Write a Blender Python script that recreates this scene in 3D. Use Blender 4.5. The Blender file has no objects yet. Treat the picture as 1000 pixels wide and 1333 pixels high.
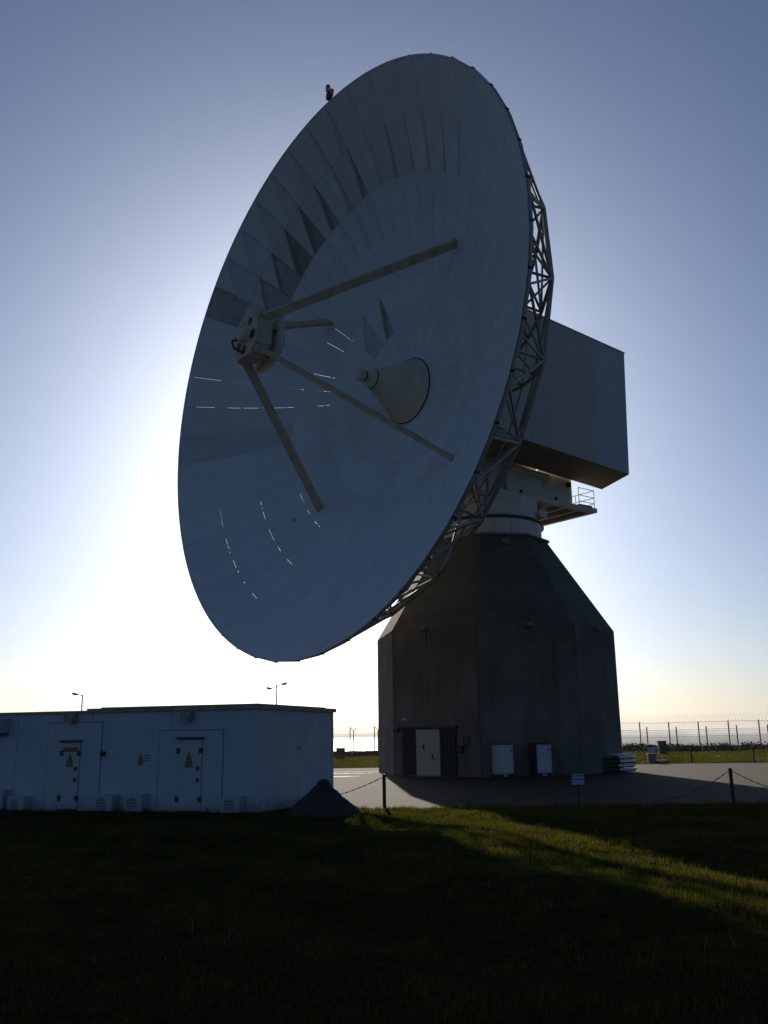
import bpy, bmesh, math, random
import numpy as np
from mathutils import Vector, Matrix
random.seed(7)
rng = np.random.default_rng(11)
R = math.radians
scene = bpy.context.scene
C = scene.collection

# ------------------------------------------------------------------ camera
EYE = 1.95
PITCH = math.atan(290 / 1190.0)
ROLL = R(0.8)
cd = bpy.data.cameras.new('camera')
cam = bpy.data.objects.new('camera', cd)
C.objects.link(cam)
fw = Vector((0, math.cos(PITCH), math.sin(PITCH)))
r0 = Vector((1, 0, 0)); u0 = r0.cross(fw)
rt = math.cos(ROLL) * r0 - math.sin(ROLL) * u0
up = math.cos(ROLL) * u0 + math.sin(ROLL) * r0
cam.matrix_world = Matrix(((rt.x, up.x, -fw.x, 0), (rt.y, up.y, -fw.y, 0), (rt.z, up.z, -fw.z, EYE), (0, 0, 0, 1)))
cd.sensor_fit = 'VERTICAL'; cd.sensor_height = 24.0
cd.lens = 24.0 * 1190.0 / 1333.0
cd.clip_start = 0.1; cd.clip_end = 60000
scene.camera = cam
scene.render.resolution_x = 768; scene.render.resolution_y = 1024

# ------------------------------------------------------------------ sky, sun, exposure
SUN_AZ, SUN_EL = R(-3.4), R(19.0)
w = bpy.data.worlds.new('World'); scene.world = w; w.use_nodes = True
nt = w.node_tree; nt.nodes.clear()
sky = nt.nodes.new('ShaderNodeTexSky'); sky.sky_type = 'NISHITA'; sky.sun_disc = False
sky.sun_elevation = SUN_EL; sky.sun_rotation = SUN_AZ
sky.altitude = 60; sky.air_density = 0.8; sky.dust_density = 1.5; sky.ozone_density = 5.4
bg = nt.nodes.new('ShaderNodeBackground'); bg.inputs[1].default_value = 0.069
wo = nt.nodes.new('ShaderNodeOutputWorld')
nt.links.new(sky.outputs[0], bg.inputs[0]); nt.links.new(bg.outputs[0], wo.inputs[0])
sl = bpy.data.lights.new('sun', 'SUN'); sl.energy = 4.7; sl.angle = R(0.53); sl.color = (1.0, 0.9, 0.76)
sun = bpy.data.objects.new('sun', sl); C.objects.link(sun)
S = Vector((math.sin(SUN_AZ) * math.cos(SUN_EL), math.cos(SUN_AZ) * math.cos(SUN_EL), math.sin(SUN_EL)))
sun.rotation_mode = 'QUATERNION'; sun.rotation_quaternion = S.to_track_quat('Z', 'Y')
vs = scene.view_settings
scene.display_settings.display_device = 'sRGB'
vs.view_transform = 'Standard'; vs.look = 'None'; vs.exposure = 0.0; vs.gamma = 1.0; vs.use_curve_mapping = False

# ------------------------------------------------------------------ materials
def mat(name, col, rough=0.7, metal=0.0, var=0.15, scale=3.0, dirt=None, dirt_amt=0.0, dirt_scale=1.0,
        bump=0.0, bump_scale=20.0, stretch=None, spec=0.5, coords='Object', rand=0.0):
    m = bpy.data.materials.new(name); m.use_nodes = True
    t = m.node_tree; N = t.nodes; L = t.links
    b = N['Principled BSDF']
    b.inputs['Roughness'].default_value = rough; b.inputs['Metallic'].default_value = metal
    b.inputs['Specular IOR Level'].default_value = spec
    tc = N.new('ShaderNodeTexCoord'); src = tc.outputs[coords]
    if stretch:
        mp = N.new('ShaderNodeMapping'); mp.inputs['Scale'].default_value = stretch
        L.new(src, mp.inputs[0]); src2 = mp.outputs[0]
    else: src2 = src
    nz = N.new('ShaderNodeTexNoise'); nz.inputs['Scale'].default_value = scale; nz.inputs['Detail'].default_value = 6
    L.new(src, nz.inputs['Vector'])
    mr = N.new('ShaderNodeMapRange'); mr.inputs[1].default_value = .3; mr.inputs[2].default_value = .7
    mr.inputs[3].default_value = 1 - var; mr.inputs[4].default_value = 1 + var
    L.new(nz.outputs['Fac'], mr.inputs[0])
    mul = N.new('ShaderNodeMix'); mul.data_type = 'RGBA'; mul.blend_type = 'MULTIPLY'; mul.inputs[0].default_value = 1
    mul.inputs[6].default_value = (*col, 1); L.new(mr.outputs[0], mul.inputs[7])
    out = mul.outputs[2]
    if rand:
        oi = N.new('ShaderNodeObjectInfo')
        m2 = N.new('ShaderNodeMapRange'); m2.inputs[3].default_value = 1 - rand; m2.inputs[4].default_value = 1 + rand
        L.new(oi.outputs['Random'], m2.inputs[0])
        mm = N.new('ShaderNodeMix'); mm.data_type = 'RGBA'; mm.blend_type = 'MULTIPLY'; mm.inputs[0].default_value = 1
        L.new(out, mm.inputs[6]); L.new(m2.outputs[0], mm.inputs[7]); out = mm.outputs[2]
    if dirt:
        n2 = N.new('ShaderNodeTexNoise'); n2.inputs['Scale'].default_value = dirt_scale; n2.inputs['Detail'].default_value = 8
        n2.inputs['Roughness'].default_value = .6
        L.new(src2, n2.inputs['Vector'])
        m3 = N.new('ShaderNodeMapRange'); m3.inputs[1].default_value = .45; m3.inputs[2].default_value = .75
        m3.inputs[3].default_value = 0; m3.inputs[4].default_value = dirt_amt
        L.new(n2.outputs['Fac'], m3.inputs[0])
        md = N.new('ShaderNodeMix'); md.data_type = 'RGBA'
        L.new(m3.outputs[0], md.inputs[0]); L.new(out, md.inputs[6]); md.inputs[7].default_value = (*dirt, 1); out = md.outputs[2]
    L.new(out, b.inputs['Base Color'])
    if bump:
        n4 = N.new('ShaderNodeTexNoise'); n4.inputs['Scale'].default_value = bump_scale; n4.inputs['Detail'].default_value = 5
        L.new(src, n4.inputs['Vector'])
        bp = N.new('ShaderNodeBump'); bp.inputs['Strength'].default_value = bump; bp.inputs['Distance'].default_value = .05
        L.new(n4.outputs['Fac'], bp.inputs['Height']); L.new(bp.outputs[0], b.inputs['Normal'])
    return m

M = {}
M['panel'] = mat('reflector_paint', (.57, .60, .625), .8, var=.05, scale=.6, dirt=(.27, .28, .26), dirt_amt=.22, dirt_scale=1.0, stretch=(.5, 1.6, .3), rand=.02, spec=.3)
M['paint'] = mat('grey_white_paint', (.62, .56, .48), .6, var=.08, scale=1.5, dirt=(.2, .17, .12), dirt_amt=.35, dirt_scale=.9)
M['strut'] = mat('weathered_strut_paint', (.48, .40, .29), .7, var=.15, scale=2, dirt=(.22, .17, .11), dirt_amt=.4, dirt_scale=1.3)
M['steel'] = mat('galvanised_steel', (.36, .33, .28), .6, .15, var=.12, scale=4, dirt=(.16, .12, .08), dirt_amt=.4, dirt_scale=2)
M['cone'] = mat('feed_cone_paint', (.60, .53, .41), .7, var=.1, scale=1.2, dirt=(.28, .23, .16), dirt_amt=.5, dirt_scale=.8)
M['clad'] = mat('cabin_cladding', (.40, .375, .335), .65, var=.05, scale=.8, dirt=(.3, .27, .22), dirt_amt=.25, dirt_scale=.7, stretch=(2, 2, .15), rand=.05)
M['clad_blue'] = mat('bluer_cladding', (.42, .425, .44), .65, var=.05, scale=.8, dirt=(.3, .29, .27), dirt_amt=.2, dirt_scale=.7, stretch=(2, 2, .15))  # paler, bluer cladding for the rearmost side panel
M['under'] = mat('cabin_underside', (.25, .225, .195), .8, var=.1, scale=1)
M['dark'] = mat('dark_metal', (.035, .034, .033), .6, .0, var=.2, scale=5)
M['black'] = mat('black_paint', (.012, .012, .012), .6, var=.2, scale=8)
M['concrete'] = mat('weathered_concrete', (.140, .124, .102), .9, var=.22, scale=.5, dirt=(.075, .062, .042), dirt_amt=.75, dirt_scale=1.0, stretch=(1.3, 1.3, .16), bump=.35, bump_scale=9, spec=.2)
M['roofconc'] = mat('shoulder_concrete', (.124, .108, .086), .9, var=.25, scale=.5, dirt=(.055, .055, .04), dirt_amt=.7, dirt_scale=.8, bump=.35, bump_scale=9, spec=.2)
M['trim'] = mat('concrete_trim', (.19, .18, .155), .9, var=.2, scale=2, dirt=(.08, .075, .06), dirt_amt=.5, dirt_scale=3)
M['white'] = mat('white_enamel', (.35, .37, .40), .5, var=.05, scale=3, dirt=(.35, .32, .27), dirt_amt=.3, dirt_scale=2)
M['render'] = mat('white_rendered_wall', (.43, .45, .49), .85, var=.07, scale=.9, dirt=(.36, .35, .33), dirt_amt=.4, dirt_scale=.9, stretch=(2.5, 2.5, .35), bump=.15, bump_scale=30, spec=.2)
M['doorwhite'] = mat('white_door_paint', (.42, .43, .46), .6, var=.05, scale=2, dirt=(.33, .31, .28), dirt_amt=.3, dirt_scale=2)
M['joint'] = mat('dark_joint', (.20, .20, .21), .9, var=.1)
M['felt'] = mat('weathered_roof_edge', (.27, .22, .165), .9, var=.3, scale=5, dirt=(.45, .42, .38), dirt_amt=.6, dirt_scale=4)
M['gravel'] = mat('dark_gravel', (.052, .044, .035), .95, var=.35, scale=18, bump=.6, bump_scale=25)
M['stonegrey'] = mat('loose_stone', (.055, .047, .037), .9, var=.3, scale=12)
M['yellow'] = mat('sign_yellow', (.34, .19, .02), .5, var=.05)
M['orange'] = mat('sign_orange', (.26, .11, .035), .5, var=.05)
M['blue'] = mat('sign_blue', (.04, .12, .38), .5, var=.05)
M['signwhite'] = mat('sign_white', (.36, .40, .47), .5, var=.04)
M['wood'] = mat('dark_timber', (.035, .028, .022), .8, var=.3, scale=6)
M['chain'] = mat('chain_steel', (.06, .055, .05), .5, .5, var=.2)
M['rust'] = mat('brown_cabinet_paint', (.11, .06, .045), .8, var=.2, scale=4)
M['wire'] = mat('fence_wire', (.10, .10, .095), .6, .0, var=.05)
M['post'] = mat('fence_post_paint', (.05, .045, .04), .7, var=.2)
M['red'] = mat('red_lamp_lens', (.45, .05, .03), .3, var=.05)
M['lens'] = mat('lamp_lens', (.5, .5, .48), .3, var=.05)
M['cable'] = mat('black_rubber', (.015, .015, .015), .6)
M['sheet'] = mat('white_sandwich_panel', (.6, .62, .66), .5, var=.05, scale=2)
M['sheetdark'] = mat('dark_panel_edge', (.03, .03, .032), .8, var=.2)

def two_mat(): pass

def pour_lines(m, spacing, amt):
    t = m.node_tree; N = t.nodes; L = t.links; b = N['Principled BSDF']
    src = b.inputs['Base Color'].links[0].from_socket
    tc = N.new('ShaderNodeNewGeometry'); sp = N.new('ShaderNodeSeparateXYZ'); L.new(tc.outputs['Position'], sp.inputs[0])
    nz = N.new('ShaderNodeTexNoise'); nz.inputs['Scale'].default_value = 1.4; nz.inputs['Detail'].default_value = 4; L.new(tc.outputs['Position'], nz.inputs[0])
    a = N.new('ShaderNodeMath'); a.operation = 'MULTIPLY_ADD'; L.new(nz.outputs['Fac'], a.inputs[0]); a.inputs[1].default_value = .035; L.new(sp.outputs[2], a.inputs[2])
    d = N.new('ShaderNodeMath'); d.operation = 'PINGPONG'; L.new(a.outputs[0], d.inputs[0]); d.inputs[1].default_value = spacing / 2
    mr = N.new('ShaderNodeMapRange'); L.new(d.outputs[0], mr.inputs[0]); mr.inputs[1].default_value = .008; mr.inputs[2].default_value = .03; mr.inputs[3].default_value = amt; mr.inputs[4].default_value = 0
    m2 = N.new('ShaderNodeMapRange'); L.new(nz.outputs['Fac'], m2.inputs[0]); m2.inputs[1].default_value = .35; m2.inputs[2].default_value = .6
    mu = N.new('ShaderNodeMath'); mu.operation = 'MULTIPLY'; L.new(mr.outputs[0], mu.inputs[0]); L.new(m2.outputs[0], mu.inputs[1])
    mx = N.new('ShaderNodeMix'); mx.data_type = 'RGBA'; L.new(mu.outputs[0], mx.inputs[0]); L.new(src, mx.inputs[6]); mx.inputs[7].default_value = (.03, .027, .022, 1)
    L.new(mx.outputs[2], b.inputs['Base Color'])
pour_lines(M['concrete'], 1.25, .28); pour_lines(M['roofconc'], 1.25, .15)
def splash(m, h):
    'mud splashed up the foot of a wall'
    t = m.node_tree; N = t.nodes; L = t.links; b = N['Principled BSDF']
    src = b.inputs['Base Color'].links[0].from_socket
    g = N.new('ShaderNodeNewGeometry'); sp = N.new('ShaderNodeSeparateXYZ'); L.new(g.outputs['Position'], sp.inputs[0])
    nz = N.new('ShaderNodeTexNoise'); nz.inputs['Scale'].default_value = 3.5; nz.inputs['Detail'].default_value = 7; L.new(g.outputs['Position'], nz.inputs[0])
    a = N.new('ShaderNodeMath'); a.operation = 'MULTIPLY_ADD'; L.new(nz.outputs['Fac'], a.inputs[0]); a.inputs[1].default_value = -h * 1.6; L.new(sp.outputs[2], a.inputs[2])
    mr = N.new('ShaderNodeMapRange'); L.new(a.outputs[0], mr.inputs[0]); mr.inputs[1].default_value = -h * .8; mr.inputs[2].default_value = 0; mr.inputs[3].default_value = .6; mr.inputs[4].default_value = 0
    mx = N.new('ShaderNodeMix'); mx.data_type = 'RGBA'; L.new(mr.outputs[0], mx.inputs[0]); L.new(src, mx.inputs[6]); mx.inputs[7].default_value = (.11, .095, .07, 1)
    L.new(mx.outputs[2], b.inputs['Base Color'])
splash(M['render'], .42); splash(M['doorwhite'], .35); splash(M['white'], .3)
# reflector paint with run-down grime: every panel carries its own run slope / strength as object properties
def reflector_grime():
    m = M['panel']; t = m.node_tree; N = t.nodes; L = t.links
    b = N['Principled BSDF']; src = b.inputs['Base Color'].links[0].from_socket
    def math_(op, a, bb=None, c=None):
        n = N.new('ShaderNodeMath'); n.operation = op
        for i, v in enumerate((a, bb, c)):
            if v is None: continue
            if isinstance(v, (int, float)): n.inputs[i].default_value = v
            else: L.new(v, n.inputs[i])
        return n.outputs[0]
    def step(v, lo, hi, to0=0.0, to1=1.0):
        n = N.new('ShaderNodeMapRange'); n.interpolation_type = 'SMOOTHSTEP'
        L.new(v, n.inputs[0]); n.inputs[1].default_value = lo; n.inputs[2].default_value = hi; n.inputs[3].default_value = to0; n.inputs[4].default_value = to1
        return n.outputs[0]
    def attr(nm):
        n = N.new('ShaderNodeAttribute'); n.attribute_type = 'OBJECT'; n.attribute_name = nm; return n.outputs['Fac']
    uv = N.new('ShaderNodeUVMap'); uv.uv_map = 'panel'
    sp = N.new('ShaderNodeSeparateXYZ'); L.new(uv.outputs[0], sp.inputs[0]); u, v = sp.outputs[0], sp.outputs[1]
    tc = N.new('ShaderNodeTexCoord')
    nz = N.new('ShaderNodeTexNoise'); nz.inputs['Scale'].default_value = 1.7; nz.inputs['Detail'].default_value = 6; L.new(tc.outputs['Object'], nz.inputs[0])
    nf = N.new('ShaderNodeTexNoise'); nf.inputs['Scale'].default_value = 7; nf.inputs['Detail'].default_value = 5; L.new(tc.outputs['Object'], nf.inputs[0])
    k, amt, film, seam = attr('run_slope'), attr('run_amount'), attr('film_amount'), attr('seam_amount')
    inv = math_('SUBTRACT', 1.0, v)
    # signed distance of the point from the run line that starts at the panel's outer corner
    d = math_('SUBTRACT', u, math_('MULTIPLY', inv, k))
    d = math_('ADD', d, math_('MULTIPLY', math_('SUBTRACT', nz.outputs['Fac'], .5), .14))
    wedge = step(d, -.16, .12, 1.0, 0.0)                       # dirty on the seam side of the line
    lead = math_('MULTIPLY', step(d, -.34, -.04), step(d, -.02, .08, 1.0, 0.0))   # darker leading streak
    w_ = math_('MULTIPLY', math_('ADD', math_('MULTIPLY', wedge, .62), math_('MULTIPLY', lead, .45)), amt)
    w_ = math_('MULTIPLY', w_, step(nz.outputs['Fac'], .15, .75, .7, 1.0))
    f_ = math_('MULTIPLY', film, step(nz.outputs['Fac'], .2, .8, .65, 1.0))
    eu = math_('MINIMUM', u, math_('SUBTRACT', 1.0, u))
    s1 = step(eu, .0, .07, 1.0, .0)
    s2 = step(inv, .0, .06, 1.0, .0)
    sm = math_('MULTIPLY', math_('MULTIPLY', math_('MAXIMUM', s1, s2), seam), step(nf.outputs['Fac'], .35, .65, .25, 1.0))
    tot = math_('MINIMUM', math_('ADD', math_('ADD', w_, f_), sm), .92)
    mx = N.new('ShaderNodeMix'); mx.data_type = 'RGBA'
    L.new(tot, mx.inputs[0]); L.new(src, mx.inputs[6]); mx.inputs[7].default_value = (.15, .14, .105, 1)
    L.new(mx.outputs[2], b.inputs['Base Color'])
reflector_grime()

# ------------------------------------------------------------------ mesh helpers
class MB:
    def __init__(s): s.v = []; s.f = []
    def add(s, v, f):
        o = len(s.v); s.v += [tuple(p) for p in v]; s.f += [tuple(i + o for i in q) for q in f]; return s
    def box(s, c, d, M3=None):
        c = Vector(c); hx, hy, hz = d[0] / 2, d[1] / 2, d[2] / 2
        P = [Vector((x, y, z)) for z in (-hz, hz) for y in (-hy, hy) for x in (-hx, hx)]
        if M3 is not None: P = [M3 @ p for p in P]
        return s.add([p + c for p in P], [(0, 2, 3, 1), (4, 5, 7, 6), (0, 1, 5, 4), (2, 6, 7, 3), (0, 4, 6, 2), (1, 3, 7, 5)])
    def bar(s, a, b, r, n=6, r2=None, flat=None, cap=True):
        a = Vector(a); b = Vector(b); d = (b - a).normalized()
        h = Vector(flat) if flat is not None else (Vector((0, 0, 1)) if abs(d.z) < .9 else Vector((1, 0, 0)))
        x = d.cross(h).normalized(); y = x.cross(d)
        r2 = r if r2 is None else r2
        rx, ry = (r, r) if not isinstance(r, tuple) else r
        sx, sy = (r2, r2) if not isinstance(r2, tuple) else r2
        V = []
        off = math.pi / n if n == 4 else 0
        k = math.sqrt(2) if n == 4 else 1
        for p, qx, qy in ((a, rx, ry), (b, sx, sy)):
            for i in range(n):
                t = 2 * math.pi * i / n + off
                V.append(p + x * (math.cos(t) * qx * k) + y * (math.sin(t) * qy * k))
        F = [(i, (i + 1) % n, n + (i + 1) % n, n + i) for i in range(n)]
        if cap: F += [tuple(range(n - 1, -1, -1)), tuple(range(n, 2 * n))]
        return s.add(V, F)
    def lathe(s, prof, n=32, basis=None, o=(0, 0, 0), cap=(True, True)):
        o = Vector(o); X, Y, Z = basis or (Vector((1, 0, 0)), Vector((0, 1, 0)), Vector((0, 0, 1)))
        V = []
        for r, h in prof:
            for i in range(n):
                t = 2 * math.pi * i / n
                V.append(o + X * (r * math.cos(t)) + Y * (r * math.sin(t)) + Z * h)
        F = []
        for j in range(len(prof) - 1):
            for i in range(n):
                k = (i + 1) % n
                F.append((j * n + i, j * n + k, (j + 1) * n + k, (j + 1) * n + i))
        if cap[0]: F.append(tuple(range(n - 1, -1, -1)))
        if cap[1]: F.append(tuple(range((len(prof) - 1) * n, len(prof) * n)))
        return s.add(V, F)
    def prism(s, low, high):
        n = len(low)
        F = [(i, (i + 1) % n, n + (i + 1) % n, n + i) for i in range(n)] + [tuple(range(n - 1, -1, -1)), tuple(range(n, 2 * n))]
        return s.add(list(low) + list(high), F)
    def tube(s, pts, r, n=5):
        for a, b in zip(pts[:-1], pts[1:]): s.bar(a, b, r, n)
        return s
    def mesh(s, name):
        me = bpy.data.meshes.new(name); me.from_pydata(s.v, [], s.f); me.update(); return me
    def build(s, name, m, parent=None, smooth=False, bevel=0.0, recenter=True, kind=None, xform=None):
        V = s.v
        ctr = Vector((0, 0, 0))
        if recenter and V:
            A = np.array(V); ctr = Vector(((A.min(0) + A.max(0)) / 2).tolist())
            s.v = [(p[0] - ctr.x, p[1] - ctr.y, p[2] - ctr.z) for p in V]
        me = s.mesh(name)
        bm = bmesh.new(); bm.from_mesh(me); bmesh.ops.recalc_face_normals(bm, faces=bm.faces)
        if bevel:
            bmesh.ops.bevel(bm, geom=[e for e in bm.edges if len(e.link_faces) == 2 and e.calc_face_angle(0) > .5], offset=bevel, segments=2, affect='EDGES', profile=.6)
        bm.to_mesh(me); bm.free()
        if smooth:
            for p in me.polygons: p.use_smooth = True
            try: me.set_sharp_from_angle(angle=R(35))
            except Exception: pass
        me.materials.append(m)
        o = bpy.data.objects.new(name, me); C.objects.link(o)
        if parent is not None:
            base = world_loc(parent)
            o.parent = parent; o.location = ctr - base
        else: o.location = ctr
        if kind: o['kind'] = kind
        return o

WL = {}
def world_loc(o):
    v = Vector(o.location)
    p = o.parent
    while p is not None:
        v = v + Vector(p.location); p = p.parent
    return v

def tag(o, label=None, cat=None, group=None, kind=None):
    if label: o['label'] = label
    if cat: o['category'] = cat
    if group: o['group'] = group
    if kind: o['kind'] = kind
    return o
def thing(name, label, cat, loc, group=None):
    o = bpy.data.objects.new(name, None); C.objects.link(o); o.location = loc; o.empty_display_size = .3
    return tag(o, label, cat, group)
def copy_tree(o, parent=None):
    c = o.copy(); C.objects.link(c)
    if parent is not None: c.parent = parent
    for ch in list(o.children): copy_tree(ch, c)
    return c

# =================================================================== SETTING: ground, apron, sea
def gz(x, y):
    """ground height: flat round the tower, a low grassy rise under the camera"""
    x = np.asarray(x, float); y = np.asarray(y, float)
    t = np.clip((23.0 - y) / 14.0, 0, 1); t = t * t * (3 - 2 * t)
    z = 0.02 * t
    f = np.clip((25.2 - y) / 2.0, 0, 1)
    z = z + f * (.05 * np.sin(x * .9 + 1.3 * np.sin(y * .5)) + .03 * np.sin(y * 1.1 + x * .35) + .02 * np.sin(x * 2.3 + y * 1.7))
    g = np.clip((y - 59) / 6, 0, 1)
    z = z + g * (.10 + .06 * np.sin(x * .4) + .05 * np.sin(x * .13 + y * .2))
    e = np.clip((y - 118) / 50, 0, 1)
    return z - e * e * 45

def grid(name, xs, ys, zf, m, kind='structure'):
    X, Y = np.meshgrid(xs, ys); Z = zf(X, Y)
    V = np.stack([X.ravel(), Y.ravel(), Z.ravel()], 1)
    nx, ny = len(xs), len(ys)
    i = (np.arange(ny - 1)[:, None] * nx + np.arange(nx - 1)[None]).ravel()
    F = np.stack([i, i + 1, i + nx + 1, i + nx], 1)
    me = bpy.data.meshes.new(name); me.from_pydata(V.tolist(), [], F.tolist()); me.update()
    for p in me.polygons: p.use_smooth = True
    me.materials.append(m)
    o = bpy.data.objects.new(name, me); C.objects.link(o); o['kind'] = kind
    return o

def grass_material():
    m = bpy.data.materials.new('grass_ground'); m.use_nodes = True
    t = m.node_tree; N = t.nodes; L = t.links; b = N['Principled BSDF']
    b.inputs['Roughness'].default_value = 1.0; b.inputs['Specular IOR Level'].default_value = .0
    tc = N.new('ShaderNodeTexCoord')
    n1 = N.new('ShaderNodeTexNoise'); n1.inputs['Scale'].default_value = .35; n1.inputs['Detail'].default_value = 6
    n2 = N.new('ShaderNodeTexNoise'); n2.inputs['Scale'].default_value = 9; n2.inputs['Detail'].default_value = 6
    for n in (n1, n2): L.new(tc.outputs['Object'], n.inputs['Vector'])
    r1 = N.new('ShaderNodeValToRGB')
    r1.color_ramp.elements[0].position = .35; r1.color_ramp.elements[0].color = (.020, .022, .006, 1)
    r1.color_ramp.elements[1].position = .68; r1.color_ramp.elements[1].color = (.036, .030, .012, 1)
    L.new(n1.outputs['Fac'], r1.inputs[0])
    mr = N.new('ShaderNodeMapRange'); mr.inputs[1].default_value = .3; mr.inputs[2].default_value = .7; mr.inputs[3].default_value = .55; mr.inputs[4].default_value = 1.4
    L.new(n2.outputs['Fac'], mr.inputs[0])
    mx = N.new('ShaderNodeMix'); mx.data_type = 'RGBA'; mx.blend_type = 'MULTIPLY'; mx.inputs[0].default_value = 1
    L.new(r1.outputs[0], mx.inputs[6]); L.new(mr.outputs[0], mx.inputs[7]); L.new(mx.outputs[2], b.inputs['Base Color'])
    bp = N.new('ShaderNodeBump'); bp.inputs['Strength'].default_value = .8; bp.inputs['Distance'].default_value = .06
    L.new(n2.outputs['Fac'], bp.inputs['Height']); L.new(bp.outputs[0], b.inputs['Normal'])
    return m
GM = grass_material()
xs = np.unique(np.concatenate([np.linspace(-400, -40, 25), np.linspace(-40, 40, 161), np.linspace(40, 400, 25)]))
ys = np.unique(np.concatenate([np.linspace(-300, 0, 20), np.linspace(0, 30, 90), np.linspace(30, 58, 30), np.linspace(58, 68, 20), np.linspace(68, 120, 40), np.linspace(120, 170, 20)]))
grid('ground', xs, ys, gz, GM)

def apron_material():
    m = bpy.data.materials.new('worn_asphalt_apron'); m.use_nodes = True
    t = m.node_tree; N = t.nodes; L = t.links; b = N['Principled BSDF']
    tc = N.new('ShaderNodeTexCoord')
    n1 = N.new('ShaderNodeTexNoise'); n1.inputs['Scale'].default_value = .25; n1.inputs['Detail'].default_value = 7
    n2 = N.new('ShaderNodeTexNoise'); n2.inputs['Scale'].default_value = 30; n2.inputs['Detail'].default_value = 5
    for n in (n1, n2): L.new(tc.outputs['Object'], n.inputs['Vector'])
    r1 = N.new('ShaderNodeValToRGB')
    r1.color_ramp.elements[0].position = .3; r1.color_ramp.elements[0].color = (.028, .0225, .0155, 1)
    r1.color_ramp.elements[1].position = .7; r1.color_ramp.elements[1].color = (.042, .034, .0235, 1)
    L.new(n1.outputs['Fac'], r1.inputs[0])
    mr = N.new('ShaderNodeMapRange'); mr.inputs[3].default_value = .75; mr.inputs[4].default_value = 1.25; L.new(n2.outputs['Fac'], mr.inputs[0])
    mx = N.new('ShaderNodeMix'); mx.data_type = 'RGBA'; mx.blend_type = 'MULTIPLY'; mx.inputs[0].default_value = 1
    L.new(r1.outputs[0], mx.inputs[6]); L.new(mr.outputs[0], mx.inputs[7])
    dn = N.new('ShaderNodeTexNoise'); dn.inputs['Scale'].default_value = .8; dn.inputs['Detail'].default_value = 4; L.new(tc.outputs['Object'], dn.inputs['Vector'])
    av = N.new('ShaderNodeMix'); av.data_type = 'RGBA'; av.blend_type = 'ADD'; av.inputs[0].default_value = 1.2; L.new(tc.outputs['Object'], av.inputs[6]); L.new(dn.outputs['Color'], av.inputs[7])
    vo = N.new('ShaderNodeTexVoronoi'); vo.feature = 'DISTANCE_TO_EDGE'; vo.inputs['Scale'].default_value = .16; L.new(av.outputs[2], vo.inputs['Vector'])
    cr = N.new('ShaderNodeMapRange'); cr.inputs[1].default_value = .002; cr.inputs[2].default_value = .012; cr.inputs[3].default_value = .55; cr.inputs[4].default_value = 0; L.new(vo.outputs['Distance'], cr.inputs[0])
    mc = N.new('ShaderNodeMix'); mc.data_type = 'RGBA'; L.new(cr.outputs[0], mc.inputs[0]); L.new(mx.outputs[2], mc.inputs[6]); mc.inputs[7].default_value = (.022, .02, .016, 1)
    L.new(mc.outputs[2], b.inputs['Base Color'])
    b.inputs['Roughness'].default_value = .9; b.inputs['Specular IOR Level'].default_value = .12
    bp = N.new('ShaderNodeBump'); bp.inputs['Strength'].default_value = .5; bp.inputs['Distance'].default_value = .02
    L.new(n2.outputs['Fac'], bp.inputs['Height']); L.new(bp.outputs[0], b.inputs['Normal'])
    return m
AM = apron_material()
# apron sheet with a slightly ragged near edge
mb = MB(); P0 = []; P1 = []
nseg = 160
for i in range(nseg + 1):
    x = -45 + 105 * i / nseg
    P0.append((x, 25.75 + .10 * math.sin(x * 1.7) + .07 * math.sin(x * 4.1 + 1) + random.uniform(-.05, .05), .012))
    P1.append((x, 57.4 - .02 * (x - 8) + .15 * math.sin(x * .8) + random.uniform(-.06, .06), .012))
mb.add(P0 + P1, [(i, i + 1, nseg + 2 + i, nseg + 1 + i) for i in range(nseg)])
mb.build('pavement', AM, recenter=False, kind='structure')
# pale worn strip of paving and old painted line in front of the far edge (left gap)
mb = MB()
for x0, x1, y0, y1 in ((-6.5, .8, 51.2, 51.5),):
    mb.add([(x0, y0, .018), (x1, y0 + .5, .018), (x1, y1 + .5, .018), (x0, y1, .018)], [(0, 1, 2, 3)])
mb.build('painted_line', mat('worn_white_paint', (.55, .53, .5), .8, var=.3, scale=6), recenter=False, kind='structure')
# shallow puddles on the apron
pud = bpy.data.materials.new('puddle_water'); pud.use_nodes = True
pb = pud.node_tree.nodes['Principled BSDF']; pb.inputs['Base Color'].default_value = (.03, .03, .028, 1); pb.inputs['Roughness'].default_value = .06
def blob(name, cx, cy, rx, ry, z, m, n=36, seed=0):
    rr = random.Random(seed); ph = [rr.uniform(0, 6.28) for _ in range(4)]
    V = [(cx, cy, z)]
    for i in range(n):
        t = 2 * math.pi * i / n
        k = 1 + .18 * math.sin(2 * t + ph[0]) + .13 * math.sin(3 * t + ph[1]) + .08 * math.sin(5 * t + ph[2])
        V.append((cx + rx * k * math.cos(t), cy + ry * k * math.sin(t), z))
    b = MB(); b.add(V, [(0, 1 + i, 1 + (i + 1) % n) for i in range(n)])
    return b.build(name, m, recenter=False, kind='structure')
blob('puddle', -3.0, 45.9, 1.5, .35, .017, pud, seed=1)
blob('puddle', -2.3, 49.6, 1.9, .25, .017, pud, seed=2)

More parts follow.
